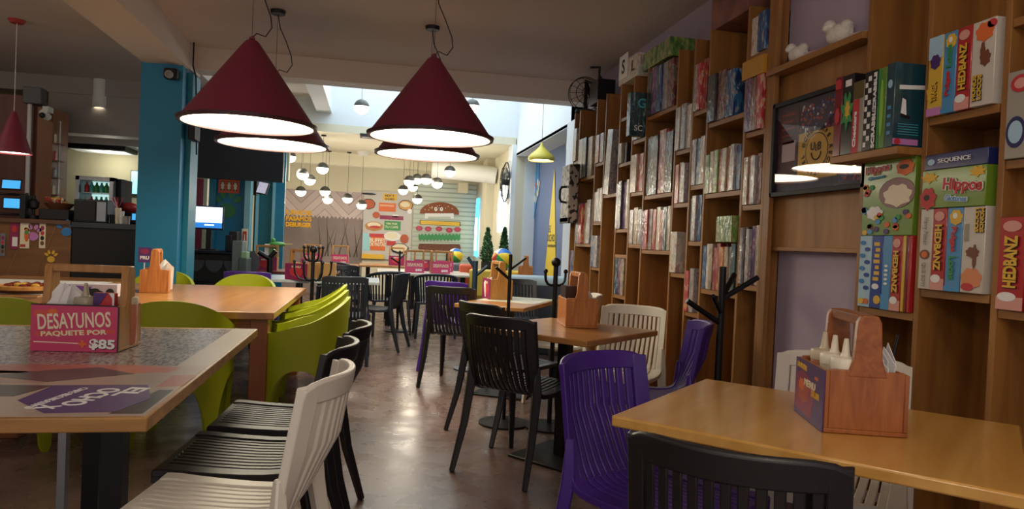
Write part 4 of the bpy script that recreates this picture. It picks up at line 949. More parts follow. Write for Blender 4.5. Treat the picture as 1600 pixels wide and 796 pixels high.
# ---------------------------------------------------------------- reception desk, monitor, printer at the dark panel
Yd = 8.8
a = aty(287, 400, Yd); b = aty(384, 372, Yd)
t = empty('reception_desk', (a.x, Yd, 0), 0, 'black desk with rounded scalloped front under the bright monitor', 'desk')
W = b.x - a.x
MB().box(0, W, .05, .6, 0, .95, BLACKM).build('cabinet', t, bevel=.01); MB().box(-.02, W + .02, -.02, .62, .95, .985, mat('black_stone', '#202226', .25)).build('worktop', t, bevel=.006)
MB().box(0, W, -.2, .05, .0, .62, BLACKM).box(-.01, W + .02, -.22, .05, .62, .64, DKM).build('lower_counter', t)
mb = MB()
for k in range(4): mb.M = frame((.12 + k*.21, .048, .86), (1, 0, 0), (0, 0, 1)); mb.ell(0, 0, .1, .13, 0, .004, mat('scallop_grey', '#4b4f5a', .4))
mb.M = I4; mb.box(0, W, .035, .052, .87, .95, BLACKM)
mb.build('scallop_trim', t)
a = aty(303, 358, Yd + .15); b = aty(350, 323, Yd + .15)
t = empty('monitor', ((a.x + b.x)/2, Yd + .15, a.z), 0, 'bright white and blue computer monitor on the black desk', 'monitor'); W, H = b.x - a.x, b.z - a.z
MB().box(-W/2, W/2, 0, .04, 0, H, mat('monitor_blue_black', '#101c38', .4)).build('case', t, bevel=.008)
MB().box(-W/2 + .015, W/2 - .015, -.003, 0, .02 + H*.22, H - .015, SCRW).box(-W/2 + .015, W/2 - .015, -.003, 0, .02, .02 + H*.22, mat('screen_deep_blue', '#2a7fd8', .3, emit=1.0)).box(-.05, .06, -.004, -.003, .02 + H*.1, .02 + H*.16, SCRW).build('display', t)
MB().box(-.03, .03, .0, .04, -(a.z - .99), .02, BLACKM).box(-.1, .1, -.03, .1, -(a.z - .987), -(a.z - 1.0), BLACKM).build('stand', t)
bx('card_terminal', 357, 371, 362, 377, Yd + .02, .2, BLACKM, 'black ticket printer on the desk right of the monitor', 'printer', z0=.986)
bx('tall_black_box', 352, 362, 368, 379, Yd - .05, .1, DKM, 'small dark box between the monitor and the ticket printer', 'box', z0=.986)
bx('grey_cabinet', 362, 379, 377, 404, 8.45, .25, mat('grey_green_metal', '#5e6a68', .5), 'grey-green cabinet at the right end of the black desk', 'cabinet', z0=0)
bx('green_grey_bin', 372, 386, 404, 430, 8.4, .3, mat('dark_green_grey', '#3c4a48', .5), 'dark greenish box low at the right of the black desk', 'box', z0=0)
bx('pale_green_box', 376, 386, 394, 404, 8.42, .2, mat('pale_green', '#7fa07a', .5), 'pale green box standing right of the grey-green cabinet', 'box', z0=aty(380, 404, 8.42).z)
# white helmet-like object, small hooks
q = aty(294, 338, Yd + .2); t = empty('desk_lamp_dome', (q.x, Yd + .2, .986), 0, 'white domed object on the desk beside the blue column', 'lamp')
MB().sphere((0, 0, q.z - .986), .06, WHITEP, 14, 8, z0=-.1, z1=1).build('dome', t); MB().lathe([(.05, 0), (.05, .01), (.012, .02), (.012, q.z - 1.0), (.05, q.z - .99)], BLACKM, 14).build('stand', t)
# red notice on the pale column, orange menu, small tv
leaflet(378.5, 385.5, 362, 390, 9.0, mat('red_notice', '#b5302c', .5), 'narrow red notice with white writing on the pale teal post', extra=lambda mb, W, H: mb.prism([(.25*W, .2*H), (.75*W, .2*H), (.6*W, .85*H), (.4*W, .85*H)], .004, .005, WHP))
bx('sign_post_board', 376.5, 387, 358, 394, 9.004, .02, CRE, 'pale board behind the narrow red notice', 'board', .001)
def om(mb, W, H):
    mb.text('MENU', .1, CRE, .5*W, .84*H, .005, w=.4*W, h=.1*H)
    for k in range(3): mb.prism([((.1 + .3*k)*W, .12*H), ((.3 + .3*k)*W, .12*H), ((.3 + .3*k)*W, .68*H), ((.1 + .3*k)*W, .68*H)], .004, .005, BRN); mb.ell((.2 + .3*k)*W, .4*H, .08*W, .22*H, .005, .006, CRE, wob=.3)
leaflet(341, 375, 276, 301, 9.99, mat('orange_red', '#d6532f', .5), 'orange menu board high on the blue wall above the paw print', extra=om)
a = aty(400, 303, 9.6); b = aty(419, 284, 9.6)
t = empty('ceiling_tv', ((a.x + b.x)/2, 9.62, (a.z + b.z)/2), -.3, 'small tilted screen hanging at the teal wall', 'screen')
mb = MB(); mb.M = Matrix.Rotation(-.3, 4, 'X') @ Matrix.Rotation(.15, 4, 'Y'); W, H = b.x - a.x, b.z - a.z; mb.box(-W/2, W/2, 0, .03, -H/2, H/2, BLACKM); mb.build('case', t)
mb = MB(); mb.M = Matrix.Rotation(-.3, 4, 'X') @ Matrix.Rotation(.15, 4, 'Y'); mb.box(-W/2 + .01, W/2 - .01, -.003, 0, -H/2 + .01, H/2 - .01, mat('screen_grey_lilac', '#b9b4c8', .3, emit=.8, var=.3, vscale=20)); mb.build('display', t)
MB().box(-W/2 - .05, -W/2 - .01, 0, .05, -.1, .2, BLACKM).build('mount', t)

# ---------------------------------------------------------------- back wall art
YW = YB - .012
def onwall(name, x0, x1, y0, y1, Y=YB - .03):
    a = aty(x0, y1, Y); b = aty(x1, y0, Y); mb = MB(); mb.M = frame((a.x, Y, a.z), (1, 0, 0), (0, 0, 1)); return mb, b.x - a.x, b.z - a.z
# grey-pink herringbone panel with zigzag edge over dark mural
a = aty(443, 345, YW); b = aty(566, 400, YW)
zt = aty(505, 298, YW).z; zz = aty(505, 337, YW).z
mb = MB(); mb.box(-1.95, b.x, YW, YB, 0, zt, MUR); o = mb.build('wall_mural', smooth=False); L_(o, 'dark brownish mural painted on the back wall behind the yellow lettering', 'mural')
mb = MB(); mb.M = frame((-1.95, YW - .001, zz), (1, 0, 0), (0, 0, 1)); n = 21; Wm = b.x + 1.95
P = [(0, zt - zz), (0, 0)]
for k in range(n): P += [(Wm*(k + .5)/n, -.06), (Wm*(k + 1)/n, 0)]
P += [(Wm, zt - zz)]; mb.prism(P, 0, .008, HER)
L_(mb.build('zigzag_panel', smooth=False), 'grey-pink herringbone panel with zigzag lower edge on the back wall', 'wall panel')
mb, W, H = onwall('x', 446, 488, 329, 355); t = mb
for i, (txt, f, h_) in enumerate((('UNOS', 1.15, .30), ('PASAMOS', 1.0, .26), ('DEBURGER', 1.0, .26))): mb.text(txt, 1, mat('lettering_yellow', '#f2b61e', .5), .5*W, H*(.84 - .34*i), .002, w=W*.98, h=H*h_, bold=.045)
L_(mb.build('wall_lettering', smooth=False), 'yellow wall lettering UNOS PASAMOS DEBURGER on the back wall', 'lettering')
# reeds on the mural
mb, W, H = onwall('x', 498, 560, 335, 400, YW - .004); RD = mat('mural_reed', '#4f4b38', .7)
for k in range(9): x = (.05 + .1*k + (.25 if k > 5 else 0))*W*.9; mb.prism([(x, 0), (x + .03, 0), (x + random.uniform(-.25, .25), H*random.uniform(.6, 1))], 0, .003, RD)
L_(mb.build('painted_reeds', smooth=False), 'olive reeds painted on the lower part of the grey mural', 'mural')
# food poster
mb, W, H = onwall('x', 565, 645, 302, 404, YB - .06)
POB = mat('poster_grey', '#c4c0bd', .5)
t = empty('food_poster', mb.M.translation, 0, 'tall food poster with burgers, hot dogs and orange menu blocks on the back wall', 'poster')
q = mb.M.translation.copy(); mb = MB(); mb.M = frame((0, 0, 0), (1, 0, 0), (0, 0, 1)); mb.prism([(0, 0), (W, 0), (W, H), (0, H)], -.03, 0, POB); mb.build('board', t, smooth=False)
def pm(name): m_ = MB(); m_.M = frame((0, -.001, 0), (1, 0, 0), (0, 0, 1)); return m_
def xy(x, y): return ((x - 565)/80*W, (404 - y)/102*H)
PC = pm('a')
def rect(mb, x0, y0, x1, y1, m, z=0, r=0): a_ = xy(x0, y1); b_ = xy(x1, y0); mb.prism([a_, (b_[0], a_[1]), b_, (a_[0], b_[1])], 0, .004 + z, m)
def el(mb, x, y, rx, ry, m, z=0, wob=0): c_ = xy(x, y); mb.ell(c_[0], c_[1], rx/80*W, ry/102*H, 0, .005 + z, m, wob=wob)
mb = pm('t'); rect(mb, 596, 305, 619, 315, YEL); a_ = xy(607, 308); mb.text('HOY Y', 1, BLP, a_[0], a_[1], .008, w=.2, bold=.03); a_ = xy(607, 313); mb.text('OCHO', 1, BLP, a_[0], a_[1], .008, w=.2, bold=.03)
rect(mb, 590, 319, 618, 332, ORA); a_ = xy(603, 323); mb.text('DESAYUNOS', 1, CRE, a_[0], a_[1], .008, w=.3, bold=.02); rect(mb, 592, 338, 631, 344, MAG); rect(mb, 613, 336, 623, 340, WHP)
rect(mb, 600, 346, 627, 360, GREENP); a_ = xy(612, 350); mb.text('VEN POR', 1, CRE, a_[0], a_[1], .008, w=.25, bold=.02); a_ = xy(612, 355); mb.text('TU CAFE', 1, CRE, a_[0], a_[1], .008, w=.28, bold=.02)
rect(mb, 578, 367, 603, 391, ORA, .004); rect(mb, 576, 366, 606, 371, RED, .006); a_ = xy(590, 376); mb.text('BUFFET', 1, CRE, a_[0], a_[1], .012, w=.34, h=.09, bold=.04); a_ = xy(590, 382); mb.text('DE PASTAS', 1, CRE, a_[0], a_[1], .012, w=.34, h=.08, bold=.04)
rect(mb, 566, 366, 580, 392, mat('poster_sky', '#9fd4e0', .5)); rect(mb, 605, 376, 620, 383, RED, .004)
mb.build('printed_blocks', t, smooth=False)
mb = pm('f')
for x, y, rx, ry, m_ in ((573, 322, 11, 8, BLP), (573, 322, 10, 7, mat('food_red', '#b8562e', .5)), (634, 321, 12, 8, BLP), (634, 321, 11, 7, mat('food_gold', '#d39b52', .5)), (633, 320, 8, 4, CRE), (583, 355, 15, 7, mat('food_tan', '#b98143', .5)), (583, 353, 11, 4, CRE), (585, 356, 9, 2, RED),
                         (614, 369, 14, 7, WHP), (613, 368, 10, 5, CRE), (627, 387, 15, 8, BLP), (627, 386, 13, 6, CRE), (634, 372, 7, 7, MC['food_red']), (586, 338, 6, 5, MC['food_red']), (573, 307, 12, 1.5, BLP), (641, 330, 4, 4, WHP)):
    FZ = globals().get('FZ', 0) + .0009; mb = pm('f'); el(mb, x, y, rx, ry, m_, z=FZ, wob=.04); mb.build('food_picture', t, smooth=False)
mb = pm('b'); rect(mb, 565, 397, 601, 404, YEL, .03); mb.build('yellow_strip', t, smooth=False)
# burger mural on corrugated wall
mb, W, H = onwall('x', 645, 735, 285, 430, YB - .03)
z0 = 0; mb = MB(); X0 = aty(645, 350, YB - .02).x; CORR = mat('corrugated_grey_green', '#c3cbc0', .5, .15)
zc = aty(690, 300, YB).z
k = 0; z = 0.0
while z < 2.5: mb.hexa([(X0, YB - .02, z), (XW - .01, YB - .02, z), (XW - .01, YB - .001, z), (X0, YB - .001, z)], [(X0, YB - .03, z + .07), (XW - .01, YB - .03, z + .07), (XW - .01, YB - .001, z + .07), (X0, YB - .001, z + .07)], CORR); mb.box(X0, XW - .01, YB - .012, YB - .001, z + .07, z + .1, mat('corrugated_shade', '#a8b2a6', .5, .15)); z += .1
L_(mb.build('corrugated_panel', smooth=False), 'pale corrugated metal sheet covering the right end of the back wall', 'wall panel')
BN = mat('mural_bun', '#8a4a28', .6); 
t = empty('burger_mural', (0, YB - .035, 0), 0, 'exploded cartoon burger with eyes and teeth painted on the corrugated wall', 'mural')
def wp(x, y): q_ = aty(x, y, YB - .035); return (q_.x, q_.z)
def layer(name, fn): m_ = MB(); m_.M = frame((0, 0, 0), (1, 0, 0), (0, 0, 1)); fn(m_); return m_.build(name, t, smooth=False)
def f1(m_):
    P = [wp(656 + 61*i/16, 333 + (0 if i % 16 else -1) - 0) for i in range(0, 17)][::1]; T_ = [wp(686.5 + 30.5*cos(pi*i/14), 333 - 17*sin(pi*i/14)) for i in range(15)]
    m_.prism(T_ + [wp(656, 334), wp(717, 336)][::1], 0, .006, BN)
    for k in range(18): x, y = wp(686 + random.uniform(-22, 22), 326 + random.uniform(-5, 3)); m_.ell(x, y, .012, .008, .006, .008, CRE, 8)
def f2(m_):
    for dx in (-5, 4): x, y = wp(686 + dx, 327); m_.ell(x, y, .032, .045, .006, .012, WHP, 14); m_.ell(x, y + .005, .012, .016, .012, .014, BLP, 10)
def f3(m_):
    for k in range(9): a_, b_ = wp(664 + k*5, 333.5), wp(668.6 + k*5, 339 + (3 if k in (0, 8) else 0)); m_.prism([a_, (a_[0], b_[1]), b_, (b_[0], a_[1])], .001, .009, WHP)
def f4(m_):
    a_, b_ = wp(656, 344), wp(719, 354); m_.prism([a_, (a_[0], b_[1]), b_, (b_[0], a_[1])], 0, .004, BLP); a_, b_ = wp(657, 344.6), wp(718, 353.4); m_.prism([a_, (a_[0], b_[1]), b_, (b_[0], a_[1])], .004, .006, YEL)
def f5(m_):
    for x, y in ((655, 357), (669, 358), (686, 358), (702, 360), (715, 359)): a_ = wp(x, y); m_.ell(a_[0], a_[1], .075, .055, 0, .006, mat('tomato_red', '#a93a4a', .5), wob=.05); m_.ell(a_[0], a_[1], .04, .028, .006, .008, PNK)
def f6(m_):
    P = [wp(654 + 65*i/24, 366 + (2 if i % 2 else -1)) for i in range(25)] + [wp(719 - 65*i/24, 375 + (2 if i % 2 else -1)) for i in range(25)]; m_.prism(P, 0, .006, mat('lettuce_green', '#3f8f55', .6))
def f7(m_):
    P = [wp(655, 381), wp(718, 382), wp(720, 388), wp(716, 396), wp(658, 394), wp(653, 388)]; m_.prism(P, 0, .008, mat('patty_brown', '#6e3f2c', .6, var=.3, vscale=25))
    for x in (673, 697): a_ = wp(x, 395); m_.prism([a_, (a_[0] + .04, a_[1]), (a_[0] + .06, a_[1] - .18), (a_[0] + .12, a_[1] - .22), (a_[0], a_[1] - .22)], 0, .01, BLP)
for nm, fn in (('bun', f1), ('eye', f2), ('teeth', f3), ('cheese_slice', f4), ('lettuce', f6), ('patty', f7)): layer(nm, fn)
for tx_, ty_ in ((655, 357), (669, 358), (686, 358), (702, 360), (715, 359)):
    m_ = MB(); m_.M = frame((0, 0, 0), (1, 0, 0), (0, 0, 1)); a_ = wp(tx_, ty_); m_.ell(a_[0], a_[1], .075, .055, 0, .006, mat('tomato_red', '#a93a4a', .5), wob=.05); m_.ell(a_[0], a_[1], .04, .028, .006, .008, PNK); m_.build('tomato_slice', t, smooth=False)
# duct, speaker, fan and neon signs on the right wall
q = aty(722, 256, 13.0)
mb = MB().tube([(1.05, 13.0, 2.55), (XW - .14, 12.93, 2.5), (XW - .01, 12.9, 2.48)], .16, WHITEP, 20); L_(mb.build('air_duct'), 'fat white air duct under the ceiling at the back right', 'duct')
q = aty(722, 294, 15.0)
L_(MB().box(q.x - .1, q.x + .12, 14.85, 15.1, q.z - .12, q.z + .12, CREAM).build('wall_speaker', bevel=.02), 'small beige speaker in the upper corner above the burger mural', 'speaker')
# wall fan
c = atx(790, 285, XW - .12); R = .33
t = empty('wall_fan', (XW - .12, c.y, c.z), 0, 'round black wall fan high on the right wall above the neon sign', 'fan')
def ring(mb, R_, x, th, m_, n=40): mb.tube([(x, cos(2*pi*k/n)*R_, sin(2*pi*k/n)*R_) for k in range(n + 1)], th, m_, 6, cap=False)
mb = MB(); ring(mb, R, 0, .01, BLACKM); ring(mb, R*.75, -.05, .004, BLACKM); ring(mb, R*.45, -.07, .004, BLACKM)
for k in range(24): a = 2*pi*k/24; mb.tube([(0, cos(a)*R, sin(a)*R), (-.055, cos(a)*R*.7, sin(a)*R*.7), (-.075, 0, 0)], .003, BLACKM, 4)
mb.build('cage', t)
for k in range(3):
    a = 2*pi*k/3 + .4; mb = MB(); mb.add([(.0, cos(a)*.05, sin(a)*.05), (-.03, cos(a - .45)*R*.85, sin(a - .45)*R*.85), (-.01, cos(a)*R*.9, sin(a)*R*.9), (.02, cos(a + .4)*R*.8, sin(a + .4)*R*.8)], [(0, 1, 2), (0, 2, 3)], mat('fan_blade', '#3b4750', .4)); o = mb.build('blade', t); s_ = o.modifiers.new('s', 'SOLIDIFY'); s_.thickness = .004
MB().tube([(-.06, 0, 0), (.1, 0, 0)], .05, BLACKM, 14).tube([(.06, 0, 0), (.1, -.02, -.1)], .02, BLACKM, 8).build('motor', t)
NEW = mat('neon_white', '#dff4ff', .3, emit=5); NEB = mat('neon_blue', '#3fb9ff', .3, emit=4); NEY = mat('neon_yellow', '#fff2a0', .3, emit=4)
c = atx(783, 325, XW - .04)
t = empty('neon_sign', (XW - .04, c.y, c.z), 0, 'white neon outline sign on the wall below the fan', 'neon sign')
sc = 1.0; P = [(0, -.1, .45), (0, .12, .35), (0, .2, .1), (0, .22, -.2), (0, .18, -.42), (0, .08, -.3), (0, 0, -.42), (0, -.1, -.25), (0, -.2, -.38), (0, -.22, -.1), (0, -.2, .15), (0, -.16, .35), (0, -.1, .45)]
MB().tube([(0, p_[1]*1.2, p_[2]*.95 - .02) for p_ in P], .016, NEW, 8).build('outer_tube', t); MB().tube([(0, -.1, .2), (0, .08, .12), (0, .02, -.05), (0, -.12, -.02), (0, -.1, .2)], .018, NEW, 8).build('inner_tube', t)
c = atx(736, 355, XW - .04)
t = empty('neon_sign', (XW - .04, 14.95, aty(736, 355, 14.95).z), 0, 'upright blue and white neon sign in the back right corner', 'neon sign')
MB().tube([(0, -.16, -.62), (0, -.18, 0), (0, -.1, .62), (0, .1, .62), (0, .18, 0), (0, .16, -.62), (0, -.16, -.62)], .018, NEB, 8).build('outer_tube', t); MB().tube([(-.01, -.05, -.5), (-.01, .06, .0), (-.01, -.05, .2), (-.01, .05, -.5)], .03, NEY, 8).build('inner_tube', t)
# ---------------------------------------------------------------- benches, poufs, plants, beach balls at the back right
SKYB = mat('pale_blue_vinyl', '#b4cfdf', .4); GRV = mat('slate_vinyl', '#3d4656', .5); YLV = mat('yellow_vinyl', '#d6b845', .45); ORV = mat('orange_red_vinyl', '#cf5a38', .5)
a = aty(797, 434, 7.5); b = aty(876, 440, 7.5)
t = empty('booth_bench', (a.x, 7.5, 0), 0, 'booth bench with pale blue top roll and slate back at the right', 'bench')
MB().box(0, 2.18 - a.x, 0, .12, 0, a.z - .07, GRV).build('back_panel', t, bevel=.01); MB().tube([(0, .06, a.z - .04), (2.18 - a.x, .06, a.z - .04)], .07, SKYB, 16).build('top_roll', t); MB().box(0, 2.18 - a.x, .12, .55, .0, .45, GRV).build('seat', t, bevel=.03)
a = aty(735, 421, 9.6); b = aty(826, 422, 9.6)
t = empty('booth_bench', (a.x, 9.6, 0), 0, 'yellow vinyl bench back behind the pale blue booth', 'bench')
MB().box(0, b.x - a.x, 0, .14, .45, a.z, YLV).build('backrest', t, bevel=.03); MB().box(0, b.x - a.x, .14, .6, .3, .45, YLV).build('seat', t, bevel=.03); MB().box(0, b.x - a.x, .0, .6, 0, .3, GRV).build('base', t)
def pouf(x0, x1, y0, Y, m, lab): a_ = aty(x0, y0, Y); b_ = aty(x1, y0, Y); L_(MB().box(a_.x, b_.x, Y, Y + (b_.x - a_.x), 0, a_.z, m).build('pouf', bevel=.04, seg=3), lab, 'pouf', 'poufs by the burger mural')
pouf(720, 744, 413, 10.6, ORV, 'orange-red cube seat behind the blue-black tree stand'); pouf(706, 721, 411, 11.6, mat('plum_grey_vinyl', '#6c6670', .5), 'grey cube seat just left of the orange one'); pouf(700, 712, 409, 12.6, YLV, 'yellow cube seat under the smaller beach ball')
def ball(x, y, rp, Y, lab):
    c = aty(x, y, Y); R = rp/FPX*Y; t = empty('beach_ball', c, 0, lab, 'ball', 'beach balls'); cs = (ORA, WHP, BLU, YEL, GREENP, RED); 
    mb = MB(); vs = []; fs = []; n, k = 24, 12
    for g in range(6):
        vs = []; fs = []
        for i in range(k + 1):
            th = pi*i/k
            for j in range(5): ph = 2*pi*(g + j/4)/6; vs.append((sin(th)*cos(ph)*R, cos(th)*R, sin(th)*sin(ph)*R))
        for i in range(k):
            for j in range(4): a_ = i*5 + j; fs.append((a_, a_+1, a_+6, a_+5))
        mb.add(vs, fs, mat('beach_' + 'abcdef'[g], ('#e88a2a', '#f0ede4', '#2d6fc0', '#e8c832', '#3da050', '#d23a2e')[g], .3))
    o = mb.build('panels', t); t.rotation_euler = (.5, .4, 2.6); return c.z - R, c
zb, c = ball(712, 400, 12, 12.4, 'smaller beach ball near the burger mural'); 
L_(MB().lathe([(.0, 0), (.12, 0), (.12, .02), (.03, .03), (.03, zb - .02), (.09, zb + .015), (0, zb + .0)], STEEL, 16, (c.x, c.y, 0)).build('ball_stand'), 'thin pedestal under the smaller beach ball', 'stand')
zb, c = ball(785, 405, 17, 9.75, 'larger beach ball resting on the yellow bench back')
def plant(x0, x1, y0, y1, Y, lab):
    a_ = aty(x0, y1, Y); b_ = aty(x1, y0, Y); cx_ = (a_.x + b_.x)/2; R = (b_.x - a_.x)/2; zt, zp = b_.z, a_.z
    t = empty('potted_conifer', (cx_, Y, 0), 0, lab, 'plant')
    MB().lathe([(0, 0), (R*.7, 0), (R*.85, zp), (R*.75, zp), (R*.7, zp - .05), (0, zp - .05)], BLACKM, 20).build('pot', t)
    mb = MB(); G = [mat('leaf_green', '#2c5a35', .6), mat('leaf_dark', '#1b3f2a', .6), mat('leaf_light', '#3f7444', .6)]
    for k in range(1500):
        u = random.random(); z = zp + u*(zt - zp); rr = R*(1 - u)**.75*(.55 + .5*random.random())*(1.15 if u > .08 else .8); a = random.random()*6.283; x, y = cos(a)*rr, sin(a)*rr; s_ = .028
        d1 = Vector((random.uniform(-1, 1), random.uniform(-1, 1), random.uniform(-.2, 1))).normalized()*s_*1.5; d2 = Vector((random.uniform(-1, 1), random.uniform(-1, 1), random.uniform(-1, 1))).normalized()*s_*.5
        p_ = Vector((x, y, z)); mb.add([p_ - d2, p_ + d1, p_ + d2, p_ - d1*.3], [(0, 1, 2, 3)], G[k % 3])
    mb.build('foliage', t, smooth=False); MB().tube([(0, 0, zp - .05), (0, 0, zt - .1)], [.03, .008], BRN, 8).build('trunk', t)
plant(750, 773, 357, 409, 12.0, 'cone-shaped potted conifer left of the larger beach ball'); plant(778, 797, 357, 409, 10.7, 'cone-shaped potted conifer above the larger beach ball')
# niche mural
XN = XW + .335
def nx(pts): return [(-atx(x, y, XN).y, atx(x, y, XN).z) for x, y in pts]
mb = MB(); mb.M = frame((XN, 0, 0), (0, -1, 0), (0, 0, 1))
P = nx([(867, 262), (871.5, 432), (850, 432)]); P = [P[0], (P[1][0], .3), (P[2][0] - .04, .3)]; mb.prism(P, 0, .006, mat('mural_yellow', '#e8c62c', .6))
def tx_(s_, x, y, h): q_ = nx([(x, y)])[0]; mb.text(s_, 1, BLP, q_[0], q_[1], .009, w=None, h=None, bold=.0, rot=0) if False else mb.text(s_, h, BLP, q_[0], q_[1], .009, bold=.0)
tx_('EL', 860, 358, .15); tx_('OCHO_', 862.5, 373, .15); tx_('CAFE RECREATIVO', 862.5, 384.5, .055)
L_(mb.build('yellow_beam_mural', smooth=False), 'tall yellow wedge reading EL OCHO painted on the blue-grey niche wall', 'mural')
mb = MB(); mb.M = frame((XN, 0, 0), (0, -1, 0), (0, 0, 1)); P = nx([(833, 240), (843, 240), (841, 300), (834, 345)]); mb.prism(P, 0, .004, mat('mural_sky_blue', '#4f98cc', .6))
for x, y, m_ in ((838, 290, ORA), (841, 285, WHP), (836, 297, WHP), (842, 295, CRE), (835, 305, ORA), (839, 303, YEL), (841, 302, WHP), (838, 312, CRE), (836, 290, BLU), (843, 288, CRE), (836, 311, WHP)): q_ = nx([(x, y)])[0]; mb.ell(q_[0], q_[1], .035, .06, .004, .007, m_, 10)
L_(mb.build('blue_feather_mural', smooth=False), 'light blue patch with small coloured leaves painted at the left of the niche', 'mural')
t = table('side_table', (2.1, 9.4, 0), 0, .5, .45, TTOP2, 'small table inside the niche in front of the yellow wedge', 'pedestal')
cad(K3, (2.1, 9.35, .751), 1.3, 'small orange wooden caddy in front of the yellow wedge mural', GC)

# ---------------------------------------------------------------- bookshelves
XF, HT = 2.0, 2.59
def Yp(px): return atx(px, 387, XF).y
ORD = ['leftmost', 'second', 'third', 'fourth', 'fifth', 'sixth', 'seventh', 'eighth', 'ninth', 'tenth', 'eleventh', 'twelfth']
def unit(yn, yf, lab, shelves, xback=XW - .01, ht=HT, nearp=False, yfp=None, shade=None):
    """one bay; seen from the aisle, its far side panel is the one that shows"""
    t = empty('shelf_unit', (XF, (yn + yf)/2, 0), 0, lab, 'bookshelf', 'bays of the pine bookshelf')
    h = (yf - yn)/2; D = xback - XF
    MB().box(0, D, h - .024, h, 0, ht, WOOD).build('side_panel', t, bevel=.0015, seg=1)
    if nearp: MB().box(0, D, -h - .024, -h, 0, ht, WOOD).build('side_panel', t, bevel=.0015, seg=1)
    MB().box(D - .012, D, -h, h - .024, 0, ht - .01, WOOD).build('back_panel', t)
    for z in shelves:
        th = .03; MB().box(.004, D - .012, -h + .001, h - .025, z - th, z - .001, WOODH).build('shelf', t, bevel=.0015, seg=1)
    return t
CV = {'multi': cover('cover_multi', ('#3d3436', '#8a3b3e', '#b7a68e', '#4f7d73', '#caa64c')), 'dark': cover('cover_dark', ('#0e0e10', '#1a191c', '#26252a', '#5d2320', '#7d7a72')), 'pale': cover('cover_pale', ('#8f7f72', '#b5a58f', '#d3c8b2', '#c88f5a', '#e6dfcf')),
      'red': cover('cover_red', ('#8d2028', '#b52c34', '#d0554a', '#e3d6b8', '#e2ad3e')), 'blue': cover('cover_blue', ('#1d2f63', '#2b5390', '#3f86b6', '#b9c7cc', '#dd8f4a')), 'green': cover('cover_green', ('#2d5a36', '#5c8b3d', '#8fae4a', '#c9c78e', '#b0503b')),
      'purple': cover('cover_purple', ('#3a2250', '#5d3373', '#8e5a8f', '#c9b9cc', '#c8405f')), 'white': cover('cover_white', ('#bdb7ac', '#dcd7cc', '#ece8df', '#c96c4d', '#7f8ba0')), 'teal': cover('cover_teal', ('#143238', '#1c444c', '#235a60', '#2d6f70', '#b4c4c0')),
      'silver': cover('cover_silver', ('#7f7b80', '#a19ca0', '#c9c4c2', '#8c5d58', '#dcd8d0')), 'dots': cover('cover_dots', ('#0f3f52', '#13576c', '#1b6f80', '#bfd8d8', '#e8efe8'), 40), 'orange': cover('cover_orange', ('#a84a22', '#d0702a', '#e09a3c', '#efd9a0', '#7b2b2b'))}
CN = {'multi': 'multicoloured', 'dark': 'black', 'pale': 'beige', 'red': 'red', 'blue': 'blue', 'green': 'green', 'purple': 'purple', 'white': 'white', 'teal': 'dark teal', 'silver': 'silvery grey', 'dots': 'teal dotted', 'orange': 'orange'}
def gbox(y0, y1, z0, h, m, dep, xf, label, group, tilt=0, name='board_game'):
    """box with its spine towards the aisle; y0 < y1"""
    mb = MB(); w = y1 - y0; mb.box(0, dep, -w/2, w/2, 0, h, m)
    o = mb.build(name, bevel=.002, seg=1); o.location = (xf, (y0 + y1)/2, z0 + .0005); o.rotation_euler = (tilt, 0, 0)
    return tag(o, label, 'board game', group)
bays = [(1152, 1185, 'A'), (1094, 1152, 'B'), (1071, 1094, 'C'), (1046, 1071, 'D'), (1000, 1046, 'E'), (979, 1000, 'F'), (959, 979, 'G'), (937, 959, 'H'), (923, 937, 'I'), (897, 923, 'J'), (889, 897, 'K')]
colname = ['first', 'second', 'third', 'fourth', 'fifth', 'sixth', 'seventh', 'eighth', 'ninth', 'tenth', 'eleventh']
